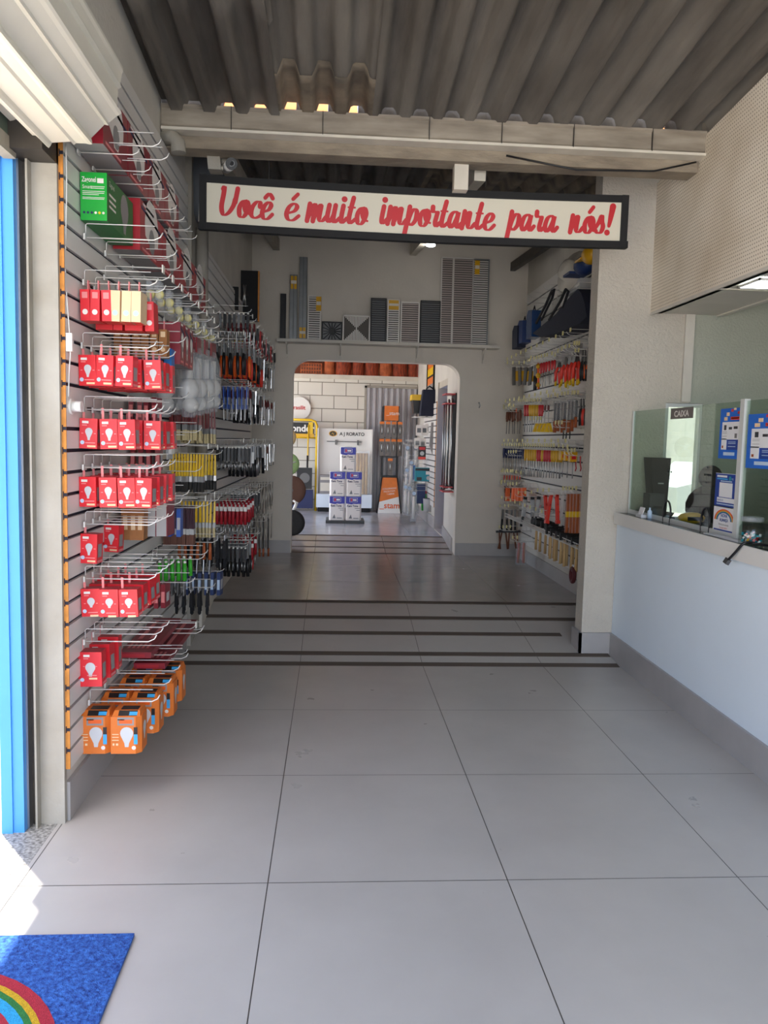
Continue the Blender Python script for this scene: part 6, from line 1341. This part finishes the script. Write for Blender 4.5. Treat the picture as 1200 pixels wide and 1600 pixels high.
# third row: long line of screwdrivers
seq = ['DB'] * 9 + ['DY'] * 5 + ['DR'] * 2 + ['DY'] + ['DR'] * 3 + ['DY'] * 5
RN = ['', 'corner', 'first', 'near corner', 'middle', 'later', 'last']
names3 = {'DB': 'navy', 'DY': 'yellow', 'DR': 'red'}; run = 0; prev = None
for i, k in enumerate(seq):
    if k != prev: run += 1; prev = k
    px = 788 + i * 3.75
    PL(globals()[k], px, 700 + i * .15, (736 if k == 'DB' else 742) + i * .25, .225, '%s handled screwdriver in the long third row, %s colour run' % (names3[k], RN[run]), '%s screwdrivers, %s colour run' % (names3[k], RN[run]), tl=.03)
for i, px in enumerate((805, 809, 813, 817)): PL(WR, px, 712, 738, .19, 'steel spanner hanging among the navy screwdrivers', 'spanners among the navy screwdrivers')
YSQ = Kind('yellow_square_tool', 'tool', [('yellow_block', MB().box((-.03, -.03, -.08), (.03, .03, 0), 'yellow_deep')), ('red_inlay', MB().box((-.032, -.018, -.06), (-.03, .018, -.03), 'red_plastic').box((-.018, -.032, -.06), (.018, -.03, -.03), 'red_plastic').box((-.018, .03, -.06), (.018, .032, -.03), 'red_plastic')), ('shaft', MB().tube([(0, 0, -.08), (0, 0, -.22)], .004, 'steel', 6))])
for i, px in enumerate((881, 888, 895)): PL(YSQ, px, 704 + i, 745 + i * 1.5, .22, 'yellow block tool with red inlay near the right end of third row, %s' % Ord[i], None, X=2.12)
for i, px in enumerate((901, 907, 912)): PL(CLM if 0 else RCL, px, 712, 736, .34, 'bright red clamp at the pillar end of the third row', 'red clamps at the pillar end')
# fourth row small things
for i, px in enumerate((788, 792, 796, 800, 804, 808, 812)): PL(DO if i % 2 else DR, px, 742, 760, .225, ('orange' if i % 2 else 'red') + ' small driver in the fourth right row far corner', ('orange' if i % 2 else 'red') + ' small drivers in the fourth row', tl=.02)
OC = Kind('orange_marker_pack', 'packet', [('pack', MB().box((-.02, -.04, -.14), (.02, .04, 0), 'orange')), ('label', MB().box((-.022, -.03, -.05), (-.02, .03, -.01), 'yellow'))])
for i, px in enumerate((793, 804, 808, 812, 818)): PL(OC, px, 762, 783, .14, 'bright orange pack on the fifth right row', 'bright orange packs')
for i, px in enumerate((790, 794, 799)): PL(DW, px, 758, 784, .22, 'dark red wooden chisel beside the bright orange packs', 'chisels beside the orange packs')
# dark cased tools with wooden handles in the far corner
for i, px in enumerate((786, 792, 799, 805)): PL(LVT, px, 796, 830, .23, 'black tool above the wooden hammer handles in the far corner', 'black tools above the wooden handles')
HM = Kind('hammer', 'hammer', [('head', MB().box((-.05, -.014, -.03), (.05, .014, 0), 'black_plastic')), ('handle', MB().tube([(0, 0, -.02), (.0, 0, -.28)], [.010, .014], 'wood_dark', 8))])
for i, px in enumerate((780, 785, 790, 796, 802, 808)): PL(HM, px, 829, 858, .28, 'hammer with reddish wooden handle in the far right corner', 'hammers with wooden handles in the corner', rz=jit(.2), tl=.22)
# caulking guns, red frames, wooden levels
CG = Kind('caulking_gun', 'caulking gun', [('barrel', MB().tube([(0, 0, -.03), (0, 0, -.22)], .026, 'light_grey', 10)), ('end_cap', MB().tube([(0, 0, -.0), (0, 0, -.035)], .022, 'black_plastic', 10)), ('grip', MB().tube([(0, 0, -.22), (0, -.04, -.3), (0, -.04, -.34)], .014, 'black_plastic', 8)), ('label', MB().box((-.028, -.012, -.12), (-.02, .012, -.09), 'red_plastic'))])
for i, px in enumerate((821, 832, 842)): PL(CG, px, 776, 824, .34, 'silver caulking gun with black cap, %s from the far side' % Ord[i], None, tl=.1)
RF = Kind('red_frame_gun', 'caulking frame', [('frame', MB().box((-.012, -.025, -.24), (.012, -.015, 0), 'red_vivid').box((-.012, .015, -.24), (.012, .025, 0), 'red_vivid').box((-.018, -.028, -.27), (.018, .028, -.24), 'red_vivid').box((-.014, -.025, -.02), (.014, .025, .0), 'red_vivid')), ('trigger', MB().tube([(0, 0, -.0), (0, .03, -.10)], .009, 'red_vivid', 6))])
for i, px in enumerate((852, 861, 870)): PL(RF, px, 773, 818, .27, 'red frame caulking gun, %s from the far side' % Ord[i], None, tl=.12)
LV = Kind('wooden_level', 'spirit level', [('body', MB().box((-.013, -.022, -.42), (.013, .022, 0), 'wood_red')), ('vial', MB().box((-.014, -.023, -.25), (.014, .023, -.19), 'yellow'))])
for i, px in enumerate((888, 893, 898, 903, 909)): PL(LV, px, 771, 833, .42, 'reddish wooden spirit level with yellow vial near the pillar', 'wooden spirit levels', X=2.12, tl=.02)
m = MB(); p = W(880, 765, x=2.22); m.box((-.012, -.012, -.42), (.012, .012, 0), 'white_plastic'); solo(m, 'white_square_bar', 'white bar leaning beside the wooden levels', 'bar', p, (.12, 0, 0))
# wire basket row with black mallet heads, wooden handles below
zb_ = W(905, 858, x=2.07).z
t = thing('wire_basket_shelf', 'long white wire shelf low on the right tool wall carrying mallets', 'shelf', (2.31, 9.2, zb_))
yl = W(905, 858, x=2.07).y; L_ = 9.2 - yl; m = MB()
for x in (0, -.12, -.25): m.tube([(x, 0, 0), (x, -L_, 0)], .004, 'wire_white', 6)
m.tube([(-.25, 0, .04), (-.25, -L_, .04)], .004, 'wire_white', 6); m.build('long_wires', t); m = MB()
for k in range(int(L_ / .05)): m.tube([(0, -k * .05, 0), (-.25, -k * .05, 0), (-.25, -k * .05, .04)], .0025, 'wire_white', 5)
m.build('cross_wires', t, kind='stuff')
ML = Kind('mallet', 'mallet', [('head', MB().tube([(-.055, 0, -.0), (.055, 0, 0)], .038, 'rubber', 12)), ('handle', MB().tube([(0, 0, -.02), (0, 0, -.30)], [.012, .015], 'wood_light', 8))])
ys = [yl + .10 + i * .155 for i in range(12)]
for i, Y in enumerate(ys): ML.put((2.19 + jit(.015), Y, zb_ + .044), 'black headed mallet with pale wooden handle, %s of the wall side row from the pillar' % Ord[i], None, (0, 0, jit(.25)))
for i, Y in enumerate(ys[:6]): ML.put((2.10 + jit(.01), Y + .07, zb_ + .046), 'front row black mallet on the wire shelf, %s from the pillar side' % Ord[i], None, (0, 0, jit(.3)), .9)
mat('tape_maroon', '5a1c20', .5)
p = W(895, 893, x=2.09); t = thing('red_ring_tool', 'dark maroon round handled tool hanging at the pillar end under mallets', 'tool', p); m = MB(); m.tube([(0, .05 * math.cos(a_), -.03 + .06 * math.sin(a_)) for a_ in [k * math.pi / 6 for k in range(13)]], .018, 'tape_maroon', 8, cap=False); m.build('ring', t); m = MB(); m.box((-.004, -.02, -.0), (.004, .02, .06), 'box_white'); m.build('tag', t)
SCR = Kind('red_striped_pack', 'packet', [('pack', MB().box((-.025, -.05, -.3), (.025, .05, 0), 'clear_plastic')), ('red_tools', MB().tube([(0, -.02, -.02), (0, -.02, -.28)], .012, 'red_plastic', 8).tube([(0, .02, -.02), (0, .02, -.28)], .012, 'wood_red', 8))])
for px in (812, 819): PL(SCR, px, 846, 882, .3, 'clear pack with red striped handles left of the mallets', 'clear red striped packs')
mat('blue_shiny', '20406e', .25)
# bags, hat and caps high on the right wall
def wedge_bag(mb, pts, x0, x1, m_): mb.prism(pts, x0, x1, 'x', m_)
def yz(px, py, X): p = W(px, py, x=X); return (p.y, p.z)
t = thing('tool_bag', 'large black navy tool bag hanging high on the right tool wall', 'bag', (2.13, 7.6, 2.9)); m = MB(); X_ = 2.06
pts = [yz(*q, X_) for q in ((832, 521), (868, 491), (890, 464), (903, 451), (908, 458), (913, 472), (917, 495), (905, 506), (870, 520), (845, 527))]
pts = [(a_ - 7.6, b_ - 2.9) for a_, b_ in pts]; m.prism(pts[::-1], -.07, .17, 'x', 'navy_cloth'); m.build('bag_body', t)
m = MB()
for q in (((838, 505), (852, 478), (862, 455), (866, 452), (863, 465), (846, 500)), ((858, 500), (876, 470), (884, 452), (888, 455), (880, 480))): m.tube([(-.07, W(a_, b_, x=X_).y - 7.6, W(a_, b_, x=X_).z - 2.9) for a_, b_ in q], .013, 'black_cloth', 6)
m.build('strap', t)
for i, (px, pt_, X_, c, lb) in enumerate(((812, 508, 2.08, 'navy_cloth', 'dark navy pouch, leftmost of the bags on right wall'), (820, 500, 2.10, 'blue_dark', 'navy pouch between two other small bags on right wall'), (835, 484, 2.12, 'blue_shiny', 'shiny blue bag beside the big black tool bag'))):
    p = W(px, pt_, x=X_); m = MB(); h = .26 if i < 2 else .30; m.prism([(-.12, -h), (.12, -h), (.14, -.05), (.06, 0), (-.1, -.02)], -.05, .05, 'x', c); t = solo(m, 'tool_pouch', lb, 'bag', (p.x, p.y, p.z)); m = MB(); m.tube([(0, -.05, -.02), (0, 0, .04), (0, .05, -.01)], .006, 'black_cloth', 6); m.build('loop', t)
p = W(893, 425, x=2.17); t = thing('straw_hat', 'white round brimmed hat seen edge on, high on right wall', 'hat', p, 0); m = MB(); m.lathe([(.20, 0), (.19, .012), (.1, .02), (.09, .09), (.04, .11)], 'white_paint', 20, Matrix.Rotation(-math.pi / 2 + .3, 4, 'Y') @ Matrix.Rotation(.3, 4, 'X')); m.build('hat_body', t)
p = W(914, 415, x=2.15); t = thing('welding_cap', 'dark blue cap with peak above the white hat', 'cap', p); m = MB(); m.sphere((0, 0, 0), .12, 'blue_dark', 14, (.8, 1.1, .7)); m.build('crown', t); m = MB(); m.box((-.12, .05, -.06), (.06, .24, -.04), 'blue_dark'); m.build('peak', t)
p = W(924, 398, x=2.13); t = thing('yellow_helmet', 'yellow safety helmet tucked behind the pillar edge at top', 'helmet', p); m = MB(); m.sphere((0, 0, 0), .10, 'yellow_deep', 14, (.8, 1.1, .8)); m.build('shell', t); m = MB(); m.box((-.08, .04, -.03), (.06, .20, -.015), 'yellow_deep'); m.build('brim', t)
m = MB(); p = W(905, 445, x=2.24); m.box((-.06, -.22, -.07), (.06, .22, .02), 'light_grey'); m.tube([(-.06, -.2, -.03), (-.09, .2, -.05)], .012, 'white_plastic', 6); solo(m, 'clear_visor_pack', 'grey clear pack of visors under the blue cap', 'packet', p)
p = W(877, 438, x=2.17); m = MB(); m.sphere((0, 0, 0), .04, 'box_green_dark', 8, (.4, 1.8, .4)); solo(m, 'green_tape', 'small dark green item left of the white hat', 'tape', p)
for i, (px, py) in enumerate(((833, 465), (826, 473), (856, 453), (905, 451))): 
    p = W(px, py, x=2.05); hook(min(p.y, 9.5), p.z, 'R', None, 'wire hook high on right wall holding bags, %s from the far corner' % Ord[i])
